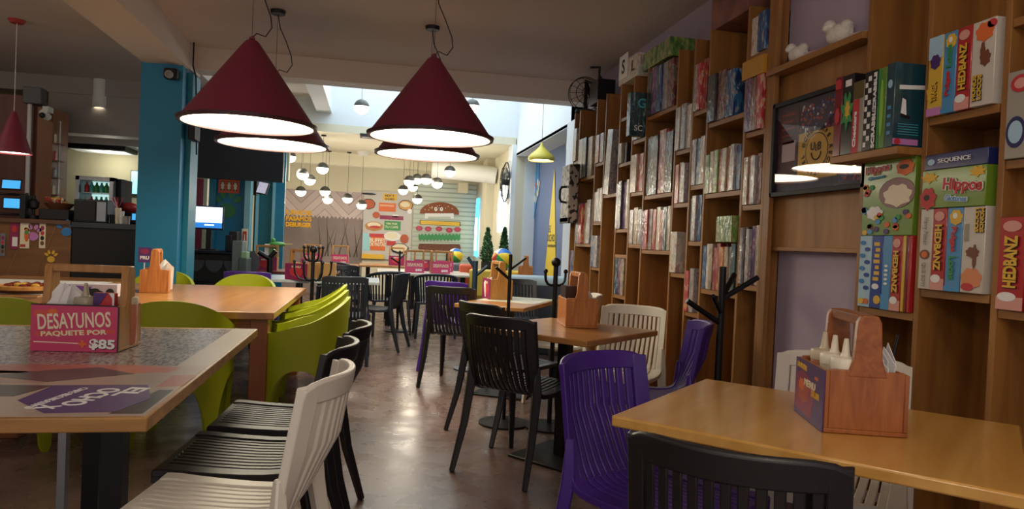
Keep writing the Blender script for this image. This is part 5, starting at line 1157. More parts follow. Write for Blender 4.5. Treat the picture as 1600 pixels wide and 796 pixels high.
# per bay: x centre in the photo, then rows (y_top, y_bottom, colours left to right, share of the width)
rows = {
 'A': (1172, [(28, 88, ('white', 'blue'), 1), (118, 206, ('purple', 'multi', 'red'), .95), (240, 320, ('pale', 'red', 'silver', 'multi'), 1), (352, 446, ('silver', 'dark', 'silver', 'purple', 'pale'), 1)]),
 'B': (1128, [(108, 186, ('dark', 'multi', 'blue'), .75), (230, 300, ('green', 'pale', 'green', 'red', 'pale', 'orange', 'silver', 'blue'), 1), (380, 456, ('blue', 'white', 'pale', 'red', 'red', 'orange', 'pale', 'silver', 'teal'), 1)]),
 'C': (1082, [(100, 176, ('silver', 'red', 'red'), .9), (215, 290, ('silver', 'blue', 'pale'), 1), (304, 377, ('dark', 'silver', 'blue'), 1), (418, 489, ('red', 'silver'), .7)]),
 'D': (1058, [(166, 236, ('pale', 'silver', 'white'), 1), (252, 318, ('red', 'multi', 'silver'), .85), (362, 427, ('white',), .5)]),
 'E': (1023, [(104, 178, ('dark', 'purple', 'blue', 'silver', 'multi'), .9), (206, 304, ('dark', 'dark', 'red', 'dark'), .95), (323, 391, ('purple', 'red', 'silver', 'red', 'white', 'red', 'teal', 'pale'), 1)]),
 'F': (990, [(157, 220, ('white', 'teal'), .95), (238, 301, ('pale', 'red'), .95), (323, 382, ('silver', 'pale', 'silver'), 1)]),
 'G': (969, [(150, 186, (), 1), (224, 256, ('pale', 'dark'), .6), (282, 358, ('silver', 'dark', 'purple', 'pale'), 1), (368, 398, (), 1), (400, 462, ('dots', 'purple', 'pale'), .8)]),
 'H': (948, [(200, 304, ('silver',), .4)]),
 'I': (931, [(209, 256, ('red', 'silver'), .9), (295, 347, ('pale', 'silver', 'pale'), 1), (367, 418, ('blue', 'silver'), .9)]),
 'J': (911, [(215, 278, ('white', 'dark', 'pale'), .8), (314, 381, ('blue', 'red', 'pale', 'silver'), .95)]),
 'K': (894, [(204, 254, ('pale',), .8), (388, 438, ('blue',), .8)]),
}
XTRA = {}
for bi, (pf, pn, key) in enumerate(bays):
    yn, yf = Yp(pn), Yp(pf); xc, rr = rows[key]; zs = []
    for ri, (yt, yb, cols, share) in enumerate(rr):
        zb = atx(xc, yb, XF).z; zt = atx(xc, yt, XF).z; zs.append(zb)
        if key == 'G' and not cols: continue
        n = len(cols); W = (yf - .027 - yn - .006)*share; y = yf - .028
        for k, c_ in enumerate(cols):
            wd = W/n*random.uniform(.88, .99); h = (zt - zb)*random.uniform(.9, 1.0)
            tl = 0
            if key == 'H': tl = .12; y = yf - .06
            if key in 'DC' and len(cols) == 1: y = yf - .03
            gr = 'board games in the %s column left of the poster' % colname[bi]
            lb = '%s game box, %s%s, %s shelf down, %s column left of poster' % (CN[c_], ORD[k], ' from left' if k else '', ('top', 'second', 'third', 'fourth', 'fifth')[ri], colname[bi])
            gbox(y - wd, y, zb, h, CV[c_], random.uniform(.19, .24), XF - random.uniform(-.01, .015), lb, gr, tl)
            y -= W/n
    if key in 'ABE': zs.append(.35)
    unit(yn, yf, 'pine bookshelf bay, %s column left of the framed poster' % colname[bi], zs)
    XTRA[key] = (yn, yf, zs)
# extras in the bays
yn, yf, zs = XTRA['B']
zl = zs[2] + (atx(1128, 380, XF).z - atx(1128, 456, XF).z)
gbox(yn + .02, yn + .20, zl + .004, .15, CV['green'], .2, XF - .03, 'small green and pink game box lying on top of the second-column books', 'board games in the second column left of the poster')
yn, yf, zs = XTRA['A']
mb = MB().box(0, .03, -.1, .11, 0, .10, mat('mustard_board', '#bf8a2c', .5)); o = mb.build('mustard_board'); a = atx(1178, 115, XF - .02); o.location = (XF - .02, (yn + yf)/2, zs[0] - .13); L_(o, 'mustard yellow board fixed below the top books, first column left of poster', 'board')
yn, yf, zs = XTRA['F']
t = gbox(yn + .02, yn + .09, zs[0] + .002, .33, CV['teal'], .22, XF - .12, 'dark teal game box sticking out of the sixth column, turned towards the camera', 'board games in the sixth column left of the poster')
mb = MB(); mb.M = frame((0, -.0365, 0), (1, 0, 0), (0, 0, 1)); mb.text('SC', .06, WHP, .07, .06, 0, bold=.01); mb.text('G', .1, mat('light_teal', '#4fa9b8', .4), .09, .25, 0, bold=.02); mb.build('title', t, smooth=False)
# things on top of the shelves
def topbox(x0, x1, y0, xo, m, lab, w=.25, name='board_game'):
    yf_, yn_ = atx(x0, 100, XF + xo).y, atx(x1, 100, XF + xo).y; h = atx((x0 + x1)/2, y0, XF + xo).z - HT; return gbox(yn_, yf_, HT + .001, h, m, w, XF + xo, lab, 'game boxes on top of the shelves', name=name)
t = topbox(1004, 1046, 72, .0, CV['green'], 'large green game box standing on top of the shelves')
t = topbox(968, 996, 92, .0, CV['white'], 'white box with a letter S on top of the shelves, far side')
W_ = t.dimensions.y or .5
mb = MB(); mb.M = frame((-.002, 0, 0), (0, -1, 0), (0, 0, 1)); mb.prism([(-.2, .04), (.0, .04), (.0, .24), (-.2, .24)], 0, .002, WHP); mb.text('S', .16, BLP, -.1, .14, .003, bold=.02); mb.text('L', .12, BLP, .12, .1, .003, bold=.02); mb.build('title', t, smooth=False)
t = topbox(1108, 1165, -60, .02, mat('brownish_pink_box', '#7d5148', .5, var=.5, vscale=7), 'big brownish pink box on top of the shelves near the ceiling')
# wire gadget on top at the far end
c = atx(915, 150, XF + .08)
t = empty('desk_fan', (XF + .08, c.y, HT + .001), 0, 'black wire gadget with a round cage on top of the shelves at the far end', 'fan')
MB().lathe([(0, 0), (.1, 0), (.1, .02), (.02, .03), (.015, .3), (0, .3)], BLACKM, 16).build('base', t)
mb = MB(); 
for R_, x_ in ((.17, 0), (.11, -.03), (.05, -.045), (.17, .05)): mb.tube([(cos(2*pi*k/28)*R_ + .0, x_ + .3*0, .12 + sin(2*pi*k/28)*R_ + .07) for k in range(29)], .004, BLACKM, 5, cap=False)
for k in range(14): a = 2*pi*k/14; mb.tube([(cos(a)*.17, 0, .19 + sin(a)*.17), (0, -.05, .19)], .0025, BLACKM, 4)
mb.build('cage', t)
MB().tube([(.05, -.3, .2), (0, 0, .32), (.02, -.15, .1), (.0, -.45, .25), (.0, -.5, .1)], .02, BLACKM, 6).box(-.05, .12, -.55, -.3, 0, .22, DKM).tube([(0, -.42, .2), (0, -.42, .36), (-.05, -.3, .38)], .012, BLACKM, 6).build('mount', t)
# cow print case hanging at the far end
a = aty(887, 348, 6.6); b = aty(906, 257, 6.6)
m = bpy.data.materials.new('cow_print'); m.use_nodes = True; nt = m.node_tree; bs = nt.nodes['Principled BSDF']; tc = nt.nodes.new('ShaderNodeTexCoord'); n = nt.nodes.new('ShaderNodeTexNoise'); n.inputs['Scale'].default_value = 22; n.inputs['Detail'].default_value = .5
r = nt.nodes.new('ShaderNodeValToRGB'); r.color_ramp.interpolation = 'CONSTANT'; r.color_ramp.elements[0].color = lin('#a79d92'); r.color_ramp.elements[1].color = lin('#1c1a1a'); r.color_ramp.elements[1].position = .56
nt.links.new(tc.outputs['Object'], n.inputs['Vector']); nt.links.new(n.outputs['Fac'], r.inputs['Fac']); nt.links.new(r.outputs['Color'], bs.inputs['Base Color']); bs.inputs['Roughness'].default_value = .5
t = empty('cow_print_case', (a.x, 6.6, a.z), 0, 'black and white cow-print case hung at the far end of the shelves', 'case')
W, H = b.x - a.x, b.z - a.z; MB().box(0, W, 0, .3, 0, H, m).build('body', t, bevel=.012); MB().box(.0, .02, -.004, .304, -.004, .05, BLACKM).box(W - .02, W, -.004, .304, H - .05, H + .003, BLACKM).build('corner', t)
MB().tube([(0, .1, H*.62), (-.05, .1, H*.61), (-.065, .1, H*.55), (-.065, .1, H*.42), (-.05, .1, H*.36), (0, .1, H*.35)], .012, BLACKM, 8).build('handle', t)

# ---- poster bay
yP0, yP1 = Yp(1337), Yp(1185)
zb = atx(1262, 387, 2.03).z; zt = atx(1280, 94, 2.03).z
t = empty('poster_panel', (2.06, (yP0 + yP1)/2, 0), 0, 'pine panel carrying the framed poster, ledge above and lavender wall below', 'panel')
h = (yP1 - yP0)/2
MB().box(0, .04, -h + .001, h - .026, zb, zt - .001, wood('poster_panel_pine', '#8e5f33', '#b27f47', .5, 2, .7)).build('board', t)
MB().box(-.08, .04, -h, h - .026, zt, zt + .03, WOODH).build('ledge', t, bevel=.002); MB().box(-.025, .04, -h, h - .026, zb - .02, zb, WOODH).build('rail', t, bevel=.002)
MB().box(-.06, .04, h - .025, h, 0, 2.75, WOOD).box(-.06, -.035, h - .08, h - .025, 0, 2.75, WOOD).build('stile', t, bevel=.002)
# the framed poster
a = atx(1206, 312, 2.02); b = atx(1207, 168, 2.02); c = atx(1337, 292, 2.02); d_ = atx(1337, 122, 2.02)
y1_, y0_ = a.y, c.y - .08; z0_, z1_ = (a.z + c.z)/2 + .0, (b.z + d_.z)/2
t = empty('framed_poster', (2.025, (y0_ + y1_)/2, z0_), 0, 'black framed confetti poster with yellow smiling sun on the pine panel', 'picture')
W, H = y1_ - y0_, z1_ - z0_; F = frame((0, 0, 0), (0, -1, 0), (0, 0, 1))
mb = MB(); mb.M = F; f_ = .022
mb.prism([(-W/2, 0), (W/2, 0), (W/2, f_), (-W/2, f_)], 0, .025, BLACKM).prism([(-W/2, H - f_), (W/2, H - f_), (W/2, H), (-W/2, H)], 0, .025, BLACKM).prism([(-W/2, 0), (-W/2 + f_, 0), (-W/2 + f_, H), (-W/2, H)], 0, .025, BLACKM).prism([(W/2 - f_, 0), (W/2, 0), (W/2, H), (W/2 - f_, H)], 0, .025, BLACKM)
mb.build('frame', t, bevel=.002)
mb = MB(); mb.M = F; mb.prism([(-W/2, 0), (W/2, 0), (W/2, H), (-W/2, H)], -.012, .004, mat('poster_navy', '#2b2148', .5))
xl = -W/2 + f_ + .01; s1 = xl + W*.24; s2 = s1 + W*.42
mb.prism([(xl, .05), (s1, .05), (s1, H - .05), (xl, H - .05)], .004, .005, mat('poster_dark_red', '#4a1f2c', .5))
for k in range(5): mb.prism([(xl + .03, H*.84 - k*.035), (s1 - .03 - .02*(k % 2), H*.84 - k*.035), (s1 - .03 - .02*(k % 2), H*.84 + .012 - k*.035), (xl + .03, H*.84 + .012 - k*.035)], .005, .006, mat('poster_rust', '#8d3b30', .5))
mb.prism([(xl + .04, H*.36), (s1 - .02, H*.36), (s1 - .02, H*.36 + .10), (xl + .04, H*.36 + .10)], .005, .006, mat('poster_pinkish_white', '#c9b4b8', .5))
for k in range(420):
    x = random.uniform(s1 + .01, W/2 - f_ - .01); y = random.uniform(.04, H - .04); s_ = .0055
    if x < s2 and y < H*.5: continue
    mb.prism([(x - s_, y - s_), (x + s_, y - s_), (x + s_, y + s_), (x - s_, y + s_)], .004, .0052, (WHP, mat('confetti_orange', '#c4552e', .5), mat('confetti_blue', '#4a5fb0', .5), RED, MC['confetti_orange'])[k % 5])
SUN = mat('poster_gold', '#e0b44c', .5); cxs = (s1 + s2)/2; cys = H*.42
mb.prism([(s1 + .005, .07), (s2, .07), (s2, H*.62), (s1 + .005, H*.62)], .004, .0056, SUN)
mb.ell(cxs, cys, .085, .085, .0056, .0062, BLP, 40).ell(cxs, cys, .080, .080, .0062, .0068, SUN, 40)
mb.text('U', .05, BLP, cxs - .028, cys + .022, .008, bold=.02).text('8', .055, BLP, cxs + .02, cys + .02, .008, bold=.02)
mb.tube([(cxs + .035*cos(a_), cys - .008 + .035*sin(a_), .008) for a_ in [pi + pi*k/10 for k in range(11)]], .003, BLP, 6); mb.tube([(cxs - .002, cys + .03, .008), (cxs - .006, cys - .0, .008), (cxs + .008, cys, .008)], .002, BLP, 5)
S_ = 'EL OCHO CAFE RECREATIVO'
for k, ch_ in enumerate(S_):
    if ch_ == ' ': continue
    a_ = pi*1.15 - k/len(S_)*2*pi; mb.text(ch_, .03, BLP, cxs + cos(a_)*.105, cys + sin(a_)*.105, .008, rot=a_ - pi/2, bold=.02)
mb.build('poster', t, smooth=False)
gl = bpy.data.materials.new('picture_glass'); gl.use_nodes = True; nt = gl.node_tree; nt.nodes.clear(); o_ = nt.nodes.new('ShaderNodeOutputMaterial'); tr = nt.nodes.new('ShaderNodeBsdfTransparent'); g_ = nt.nodes.new('ShaderNodeBsdfGlossy'); g_.inputs['Roughness'].default_value = .01; mx = nt.nodes.new('ShaderNodeMixShader'); mx.inputs[0].default_value = .09
nt.links.new(tr.outputs[0], mx.inputs[1]); nt.links.new(g_.outputs[0], mx.inputs[2]); nt.links.new(mx.outputs[0], o_.inputs[0])
mb = MB(); mb.M = F; mb.prism([(-W/2 + f_, f_), (W/2 - f_, f_), (W/2 - f_, H - f_), (-W/2 + f_, H - f_)], .014, .016, gl); mb.build('glass', t, smooth=False)
# white figurines on the ledge above
for x, y, s_, lab in ((1247, 88, .9, 'left of two white crumpled figurines on the ledge above the poster'), (1312, 55, 1.1, 'right of two white crumpled figurines on the ledge above the poster')):
    c = atx(x, y, 2.03); t = empty('paper_figurine', (2.03, c.y, zt + .031), .4, lab, 'figurine', 'white figurines on the ledge')
    FG = mat('crumpled_white', '#d8d2c8', .6, bump=.8, bscale=50)
    MB().sphere((0, 0, .045*s_), .045*s_, FG, 12, 8, (.8, 1.3, 1)).sphere((0, .045*s_, .085*s_), .028*s_, FG, 10, 6).build('body', t)
    MB().sphere((-.02*s_, .05*s_, .075*s_), .016*s_, FG, 8, 5).sphere((0, -.03*s_, .07*s_), .03*s_, FG, 8, 5).build('head', t)
    MB().box(-.02, .02, -.13*s_, -.05*s_, 0, .035, mat('pinkish_card', '#c0a8b0', .5)).build('card', t)

# ---- near bays
def near(y0, y1, z0, h, m, lab, col, xf=XF, dep=.22, art=None, tilt=0):
    o = gbox(y0, y1, z0, h, m, dep, xf, lab, 'board games in the %s column right of the poster' % col, tilt)
    if art:
        mb = MB(); w = y1 - y0; mb.M = frame((-.001, 0, 0), (0, -1, 0), (0, 0, 1)); art(mb, w, h); p_ = mb.build('printed_front', o, smooth=False)
    return o
def R_(mb, w, h, x0, y0, x1, y1, m, k=0): mb.prism([(w*(x0 - .5), h*y0), (w*(x1 - .5), h*y0), (w*(x1 - .5), h*y1), (w*(x0 - .5), h*y1)], 0, .0012 + .0004*k, m)
def E_(mb, w, h, x, y, rx, ry, m, k=1, wob=0): mb.ell(w*(x - .5), h*y, w*rx, h*ry, 0, .0014 + .0004*k, m, wob=wob)
def V_(mb, w, h, s, m, f=.6, y=.55, up=True, hh=.6, x=.5, m2=None, bd=.04):
    if m2: mb.text(s, 1, m2, w*(x - .5) + .002, h*y - .002, .0026, w=h*f, h=w*hh, rot=pi/2 if up else -pi/2, bold=bd + .02)
    mb.text(s, 1, m, w*(x - .5), h*y, .0034, w=h*f, h=w*hh, rot=pi/2 if up else -pi/2, bold=bd)
SKB = mat('print_sky', '#4b94c9', .45); GRY = mat('print_grey', '#9a9488', .45); LBL = mat('print_pale_blue', '#a9cbe0', .45); DRD = mat('print_dark_red', '#8e1f2b', .45)
def a_hed(up):
    def f(mb, w, h): R_(mb, w, h, 0, .0, 1, .14, mat('print_rose', '#d89a90', .45)); E_(mb, w, h, .5, .9, .35, .06, mat('print_rose', '#d89a90', .45)); E_(mb, w, h, .4, .14, .35, .05, WHP); V_(mb, w, h, 'HEDBANZ', YEL, .56, .52, up, .5, m2=BLP)
    return f
def a_pul(up):
    def f(mb, w, h): E_(mb, w, h, .6, .88, .4, .09, YEL, wob=.1); E_(mb, w, h, .55, .9, .15, .035, WHP, 2); V_(mb, w, h, 'Pulgas', RED, .3, .36 if up else .62, up, .42); V_(mb, w, h, 'Locas', GREENP, .28, .70 if up else .28, up, .42); R_(mb, w, h, 0, 0, 1, .06, SKB)
    return f
def a_mon(mb, w, h): E_(mb, w, h, .55, .86 if h > 0 else .8, .38, .11, ORA, wob=.12); E_(mb, w, h, .62, .55, .22, .09, BRN, wob=.15); E_(mb, w, h, .5, .62, .1, .12, BRN, 2, wob=.1); V_(mb, w, h, 'MONOS', YEL, .3, .22, True, .18, .22, BLP); V_(mb, w, h, 'LOCOS', YEL, .3, .22, True, .18, .45, BLP); E_(mb, w, h, .85, .93, .2, .05, RED)
def a_mon2(mb, w, h): E_(mb, w, h, .5, .17, .45, .12, mat('print_peach', '#d98a5a', .45), wob=.1); E_(mb, w, h, .5, .47, .28, .06, BRN, wob=.12); E_(mb, w, h, .6, .42, .08, .14, BRN, 2, wob=.1); V_(mb, w, h, 'MONOS', YEL, .28, .84, False, .17, .88, BLP); V_(mb, w, h, 'LOCOS', YEL, .28, .84, False, .17, .66, BLP); E_(mb, w, h, .35, .07, .28, .045, RED, 2); R_(mb, w, h, .1, .6, .3, .8, GRY)
def a_tib(mb, w, h): R_(mb, w, h, .0, .72, 1, 1, LBL); E_(mb, w, h, .5, .68, .35, .09, DPU, wob=.1); E_(mb, w, h, .4, .3, .4, .12, YEL, wob=.15); V_(mb, w, h, 'TRAGA', YEL, .25, .3, True, .4, m2=BLP); R_(mb, w, h, 0, 0, 1, .1, LIL)
def a_har(mb, w, h): V_(mb, w, h, 'Harry Potter', GRY, .34, .72, False, .45, bd=0); E_(mb, w, h, .5, .43, .4, .06, BRN); E_(mb, w, h, .5, .43, .25, .04, ORA, 2); V_(mb, w, h, 'QUE SOY?', GRY, .3, .18, False, .35, bd=.01)
def a_seq(mb, w, h): mb.text('SEQUENCE', 1, WHP, 0, h*.5, .003, w=w*.52, h=h*.32, bold=.01); E_(mb, w, h, .12, .5, .06, .2, LBL)
def a_hip(mb, w, h):
    mb.text('Hippos', 1, WHP, w*.17, h*.52, .0028, w=w*.62, h=h*.42, rot=-.08, bold=.09); mb.text('Hippos', 1, RED, w*.17, h*.52, .0036, w=w*.6, h=h*.4, rot=-.08, bold=.03)
    mb.text('Glotones', 1, WHP, w*.08, h*.22, .0028, w=w*.36, h=h*.17, rot=-.08, bold=.09); mb.text('Glotones', 1, SKB, w*.08, h*.22, .0036, w=w*.34, h=h*.15, rot=-.08, bold=.02)
    E_(mb, w, h, .12, .25, .13, .28, RED, wob=.15); E_(mb, w, h, .1, .28, .05, .08, BLP, 2); E_(mb, w, h, .13, .8, .12, .12, YEL, wob=.3); E_(mb, w, h, .88, .85, .11, .12, YEL, wob=.3)
def a_hip2(mb, w, h):
    mb.text('Hippos', 1, WHP, -w*.2, h*.88, .0028, w=w*.5, h=h*.14, rot=.08, bold=.08); mb.text('Hippos', 1, RED, -w*.2, h*.88, .0036, w=w*.48, h=h*.13, rot=.08, bold=.03); mb.text('Glotones', 1, SKB, -w*.22, h*.78, .003, w=w*.34, h=h*.05, rot=.08, bold=.02)
    E_(mb, w, h, .82, .87, .16, .10, ORA, wob=.1); E_(mb, w, h, .8, .88, .09, .03, BLP, 2)
    E_(mb, w, h, .68, .55, .34, .20, mat('print_mauve', '#8f6a6a', .45)); E_(mb, w, h, .7, .52, .26, .14, CRE, 2, wob=.12); E_(mb, w, h, .27, .3, .16, .09, WHP, 2, wob=.12)
    for k in range(26): E_(mb, w, h, random.uniform(.05, .95), random.uniform(.04, .3) if k > 8 else random.uniform(.3, .7)*1, .05, .035, (RED, SKB, YEL, ORA, GREENP, DPU)[k % 6], 3) if k > 8 else E_(mb, w, h, random.uniform(.04, .2), random.uniform(.3, .7), .05, .035, (RED, SKB, YEL, ORA, GREENP, DPU)[k % 6], 3)
PGL = mat('box_green', '#6f8f2c', .35, coat=.6); PRD = mat('box_red', '#b3262c', .35, coat=.6); PBL = mat('box_blue', '#4f93c6', .35, coat=.6); PWH = mat('box_white', '#cfc8bd', .35, coat=.6); PNV = mat('box_navy', '#242a66', .35, coat=.6)
PBK = mat('box_black', '#17171a', .3, coat=.8); PTL = mat('box_dark_teal', '#1d4450', .3, coat=.8); PDB = mat('box_royal_blue', '#2b3f9a', .3, coat=.8); PGR = mat('box_grey', '#a19b90', .35, coat=.5); PYL = mat('box_yellow', '#dcb53c', .35, coat=.5); PDR = mat('box_dark_red', '#7b1a24', .3, coat=.8)
# second column right of the poster
n4, f4_ = Yp(1548), Yp(1432)
def ys(px, xf=XF, y=387): return atx(px, y, xf).y
zA = atx(1500, 174, XF).z; hA = atx(1510, 44, XF).z - zA
row = [(1453, 1476, PYL, a_tib, 'yellow, blue and purple game box, leftmost on the upper shelf, second column right of poster'), (1476, 1497, PBL, a_pul(True), 'sky blue game box with green lettering, upper shelf, second column right of poster'), (1497, 1521, PRD, a_hed(True), 'red HEDBANZ box between blue and white boxes, upper shelf right of poster'), (1521, 1559, PWH, a_mon, 'white box with orange splash and brown monkey, right end of upper shelf')]
def fit(row, yref, lo, hi, xf):
    ya = ys(row[0][0], xf, yref); yb_ = ys(row[-1][1], xf, yref); sc_ = (hi - lo)/(ya - yb_)
    return lambda px: lo + (ys(px, xf, yref) - yb_)*sc_
g = fit(row, 105, n4 + .008, f4_ - .03, XF)
for x0, x1, m_, art, lab in row: near(g(x1) + .001, g(x0) - .001, zA, hA, m_, lab, 'second', XF - .015, art=art)
zB = atx(1490, 456, XF).z; hB = atx(1495, 325, XF).z - zB
row = [(1439, 1459, PWH, a_har, 'white book-like box with brown medallion, leftmost on the lower shelf'), (1459, 1482, PRD, a_hed(False), 'red HEDBANZ box beside the white Harry Potter box, lower shelf'), (1482, 1508, PBL, a_pul(False), 'sky blue game box on the lower shelf, between red and white boxes'), (1508, 1546, PWH, a_mon2, 'white monkey game box at the right end of the lower shelf, under the hippos box')]
row[0] = row[0][:4] + ('white narrow game box with brown medallion, leftmost on the lower shelf',); row[1] = row[1][:4] + ('red HEDBANZ box on the lower shelf, under the stacked green and navy boxes',)
g = fit(row, 390, n4 + .008, f4_ - .03, XF)
for x0, x1, m_, art, lab in row: near(g(x1) + .001, g(x0) - .001, zB, hB, m_, lab, 'second', XF - .015, art=art)
z1 = zB + hB + .001; hH = atx(1500, 262, XF).z - z1; near(n4 + .012, f4_ - .034, z1, hH - .002, PGL, 'green Hippos box lying flat on the lower row, under the navy box', 'second', XF - .02, art=a_hip)
z2 = z1 + hH; hS = atx(1502, 237, XF).z - z2; near(n4 + .014, f4_ - .036, z2, hS, PNV, 'navy blue SEQUENCE box lying on top of the green Hippos box', 'second', XF - .015, art=a_seq)
unit(n4, f4_, 'pine bookshelf bay, second column right of the framed poster', [zA, zB, .25], nearp=False)
# first column right of the poster
n3, f3_ = Yp(1431), Yp(1339)
zC = atx(1383, 484, XF).z; hC = atx(1383, 369, XF).z - zC
row = [(1340, 1359, LBL, 'pale blue'), (1359, 1377, PDB, 'royal blue'), (1377, 1391, PBL, 'mid blue'), (1391, 1408, PRD, 'red'), (1408, 1413, PYL, 'thin yellow'), (1413, 1418, PDR, 'thin dark red'), (1418, 1423, PRD, 'thin bright red')]
g = fit(row, 430, n3 + .008, f3_ - .03, XF)
def a_y1(mb, w, h): V_(mb, w, h, 'DETECTIVE', YEL, .5, .55, False, .4) if False else None; [E_(mb, w, h, .3 + .4*(k % 2), .9 - k*.09, .22, .03, (BLU, PDB)[k % 2]) for k in range(8)]; E_(mb, w, h, .35, .08, .25, .04, YEL, 2); E_(mb, w, h, .75, .08, .2, .04, ORA, 2)
def a_y2(mb, w, h):
    for k in range(7): R_(mb, w, h, .25 + .08*(k % 3), .38 + k*.08, .75 + .05*(k % 2), .43 + k*.08, YEL)
    E_(mb, w, h, .5, .3, .3, .04, WHP); E_(mb, w, h, .7, .12, .3, .06, YEL)
def a_y3(mb, w, h): [E_(mb, w, h, .5, .35 + k*.06, .2, .018, WHP) for k in range(5)]; R_(mb, w, h, 0, 0, 1, .2, SKB)
for (x0, x1, m_, cn), art in zip(row, (a_y1, a_y2, a_y3, a_hed(False), None, None, None)):
    near(g(x1) + .0008, g(x0) - .0008, zC, hC, m_, '%s game box under the Hippos cover, first column right of poster' % cn, 'first', XF - .01, art=art)
z1 = zC + hC + .001; near(n3 + .01, f3_ - .034, z1, atx(1392, 250, XF).z - z1, PGL, 'upright green Hippos box front with a white hippo, first column right of poster', 'first', XF - .01, art=a_hip2)
zD = atx(1370, 236, 1.93).z
row = [(1301, 1313, PDR, 'dark red', 122), (1313, 1332, PBK, 'black and green', 118), (1332, 1349, PGR, 'grey and red Checkers', 128), (1349, 1363, PBK, 'black and white patterned', 113), (1363, 1385, mat('box_lime', '#5c8a3a', .35, coat=.6), 'green and black SCRABBLE', 108), (1385, 1399, PTL, 'dark teal', 99)]
XP = 1.90
g = fit(row, 180, n3 + .03, f3_ + .055, XP)
def s1_(mb, w, h): E_(mb, w, h, .5, .9, .4, .06, RED); E_(mb, w, h, .5, .5, .3, .1, RED, wob=.2); R_(mb, w, h, .15, .84, .85, .95, RED, 2)
def s2_(mb, w, h): E_(mb, w, h, .5, .55, .45, .2, GREENP, wob=.35); E_(mb, w, h, .55, .56, .2, .1, YEL, 2, wob=.3); R_(mb, w, h, .3, .85, .8, .93, WHP)
def s3_(mb, w, h): R_(mb, w, h, 0, .0, .62, .75, RED); V_(mb, w, h, 'Checkers', WHP, .5, .33, True, .3, .3); R_(mb, w, h, 0, .76, 1, 1, mat('print_dark_gold', '#5c4d22', .45))
def s4_(mb, w, h):
    for k in range(12): R_(mb, w, h, .15 + .35*(k % 2), .05 + k*.075, .45 + .4*(k % 2), .11 + k*.075, WHP)
def s5_(mb, w, h): R_(mb, w, h, 0, 0, .4, 1, BLP); V_(mb, w, h, 'SCRABBLE', WHP, .52, .28, True, .26, .22); V_(mb, w, h, 'SCRABBLE', WHP, .5, .72, True, .22, .22); E_(mb, w, h, .72, .5, .12, .35, mat('print_lime', '#8ec04a', .4)); R_(mb, w, h, .45, .02, .55, .98, GREENP, 2)
def s6_(mb, w, h): E_(mb, w, h, .5, .75, .25, .05, LBL); [R_(mb, w, h, .3, .15 + k*.1, .7, .19 + k*.1, SKB) for k in range(4)]
for (x0, x1, m_, cn, yt), art in zip(row, (s1_, s2_, s3_, s4_, s5_, s6_)):
    h = atx((x0 + x1)/2, yt, XP).z - zD
    o = near(g(x1) + .0008, g(x0) - .0008, zD, h, m_, '%s game box jutting out beside the framed poster' % cn, 'first', XP, .092 if g(x0) > f3_ - .03 else .26, art)
    if cn == 'dark teal':
        mb = MB(); y_ = -(g(x0) - g(x1) - .0016)/2 - .001; mb.M = frame((0, y_, 0), (1, 0, 0), (0, 0, 1))
        mb.prism([(.02, h*.68), (.13, h*.7), (.13, h*.75), (.02, h*.73)], 0, .001, WHP); mb.prism([(.03, h*.4), (.055, h*.37), (.05, h*.56), (.035, h*.58)], 0, .001, WHP); mb.prism([(.03, h*.36), (.07, h*.34), (.07, h*.37), (.03, h*.40)], 0, .0012, BLP); mb.prism([(.0, h*.03), (.11, h*.03), (.11, h*.1), (.0, h*.1)], 0, .001, LIL); mb.ell(.02, h*.065, .014, .012, 0, .0015, RED)
        for k in range(5): mb.prism([(.02, h*(.15 + .03*k)), (.11, h*(.15 + .03*k)), (.11, h*(.158 + .03*k)), (.02, h*(.158 + .03*k))], 0, .001, mat('light_teal', '#4fa9b8', .4))
        mb.build('printed_cover', o, smooth=False)
t = unit(n3, f3_, 'pine bookshelf bay right beside the framed poster', [zC, .4])
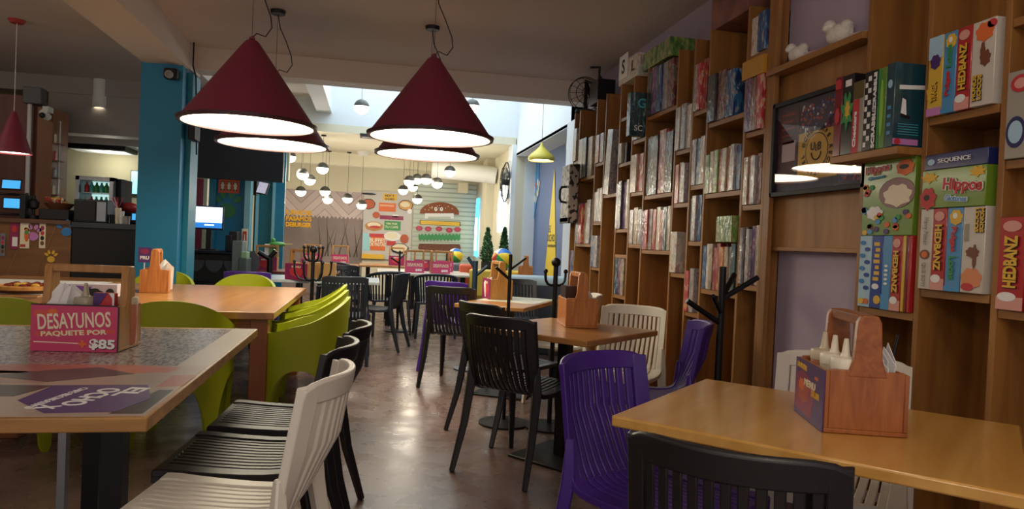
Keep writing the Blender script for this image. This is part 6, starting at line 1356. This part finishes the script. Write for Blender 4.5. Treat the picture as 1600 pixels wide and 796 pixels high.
MB().box(-.105, -.001, -(f3_ - n3)/2, (f3_ - n3)/2 + .06, zD - .03, zD - .001, WOODH).box(0, XW - XF - .012, -(f3_ - n3)/2, (f3_ - n3)/2 - .026, zD - .03, zD - .001, WOODH).build('shelf', t, bevel=.002)
# rightmost column
n5, f5_ = 1.45, Yp(1557) + .012
zE = atx(1578, 485, XF).z; hE = atx(1575, 340, XF).z - zE
row = [(1552, 1590, PRD, 'red HEDBANZ', a_hed(True))]
w_ = .075
near(f5_ - .03 - w_*1.25, f5_ - .03, zE, hE, PRD, 'large red HEDBANZ box at the right edge of the photo', 'third', XF - .01, art=a_hed(True))
def a_bl(mb, w, h): V_(mb, w, h, 'MARIO', YEL, .3, .6, True, .3) if False else None; E_(mb, w, h, .4, .12, .3, .07, YEL); [R_(mb, w, h, .3, .45 + k*.08, .6, .5 + k*.08, YEL) for k in range(5)]
near(f5_ - .035 - w_*2.3, f5_ - .033 - w_*1.28, zE, hE*.98, PDB, 'royal blue box beside the large red box at the right edge', 'third', XF - .01, art=a_bl)
near(f5_ - .04 - w_*3.4, f5_ - .037 - w_*2.35, zE, hE*.95, PRD, 'red box beyond the royal blue one, at the very right edge', 'third', XF - .01)
zF = atx(1575, 250, XF).z; hF = atx(1580, 115, XF).z - zF
def a_t(mb, w, h): E_(mb, w, h, .5, .85, .35, .1, RED); E_(mb, w, h, .5, .85, .22, .06, mat('print_rose', '#d89a90', .45), 2); E_(mb, w, h, .4, .3, .35, .18, NAVY); E_(mb, w, h, .4, .3, .26, .13, LBL, 2)
near(f5_ - .03 - w_*1.3, f5_ - .03, zF, hF, PGR, 'grey box with red disc and blue oval, upper right edge of the photo', 'third', XF - .01, art=a_t, tilt=0)
near(f5_ - .04 - w_*2.4, f5_ - .033 - w_*1.33, zF, hF*.95, PGL, 'green and yellow box at the upper right edge of the photo', 'third', XF - .01)
zG = atx(1590, 26, XF).z
near(f5_ - .03 - w_*3, f5_ - .08, zG, .27, CV['blue'], 'blue box at the top right corner of the photo', 'third', XF - .01)
unit(n5, f5_, 'rightmost pine bookshelf bay at the edge of the photo', [zE, zF, zG, .3], nearp=True)
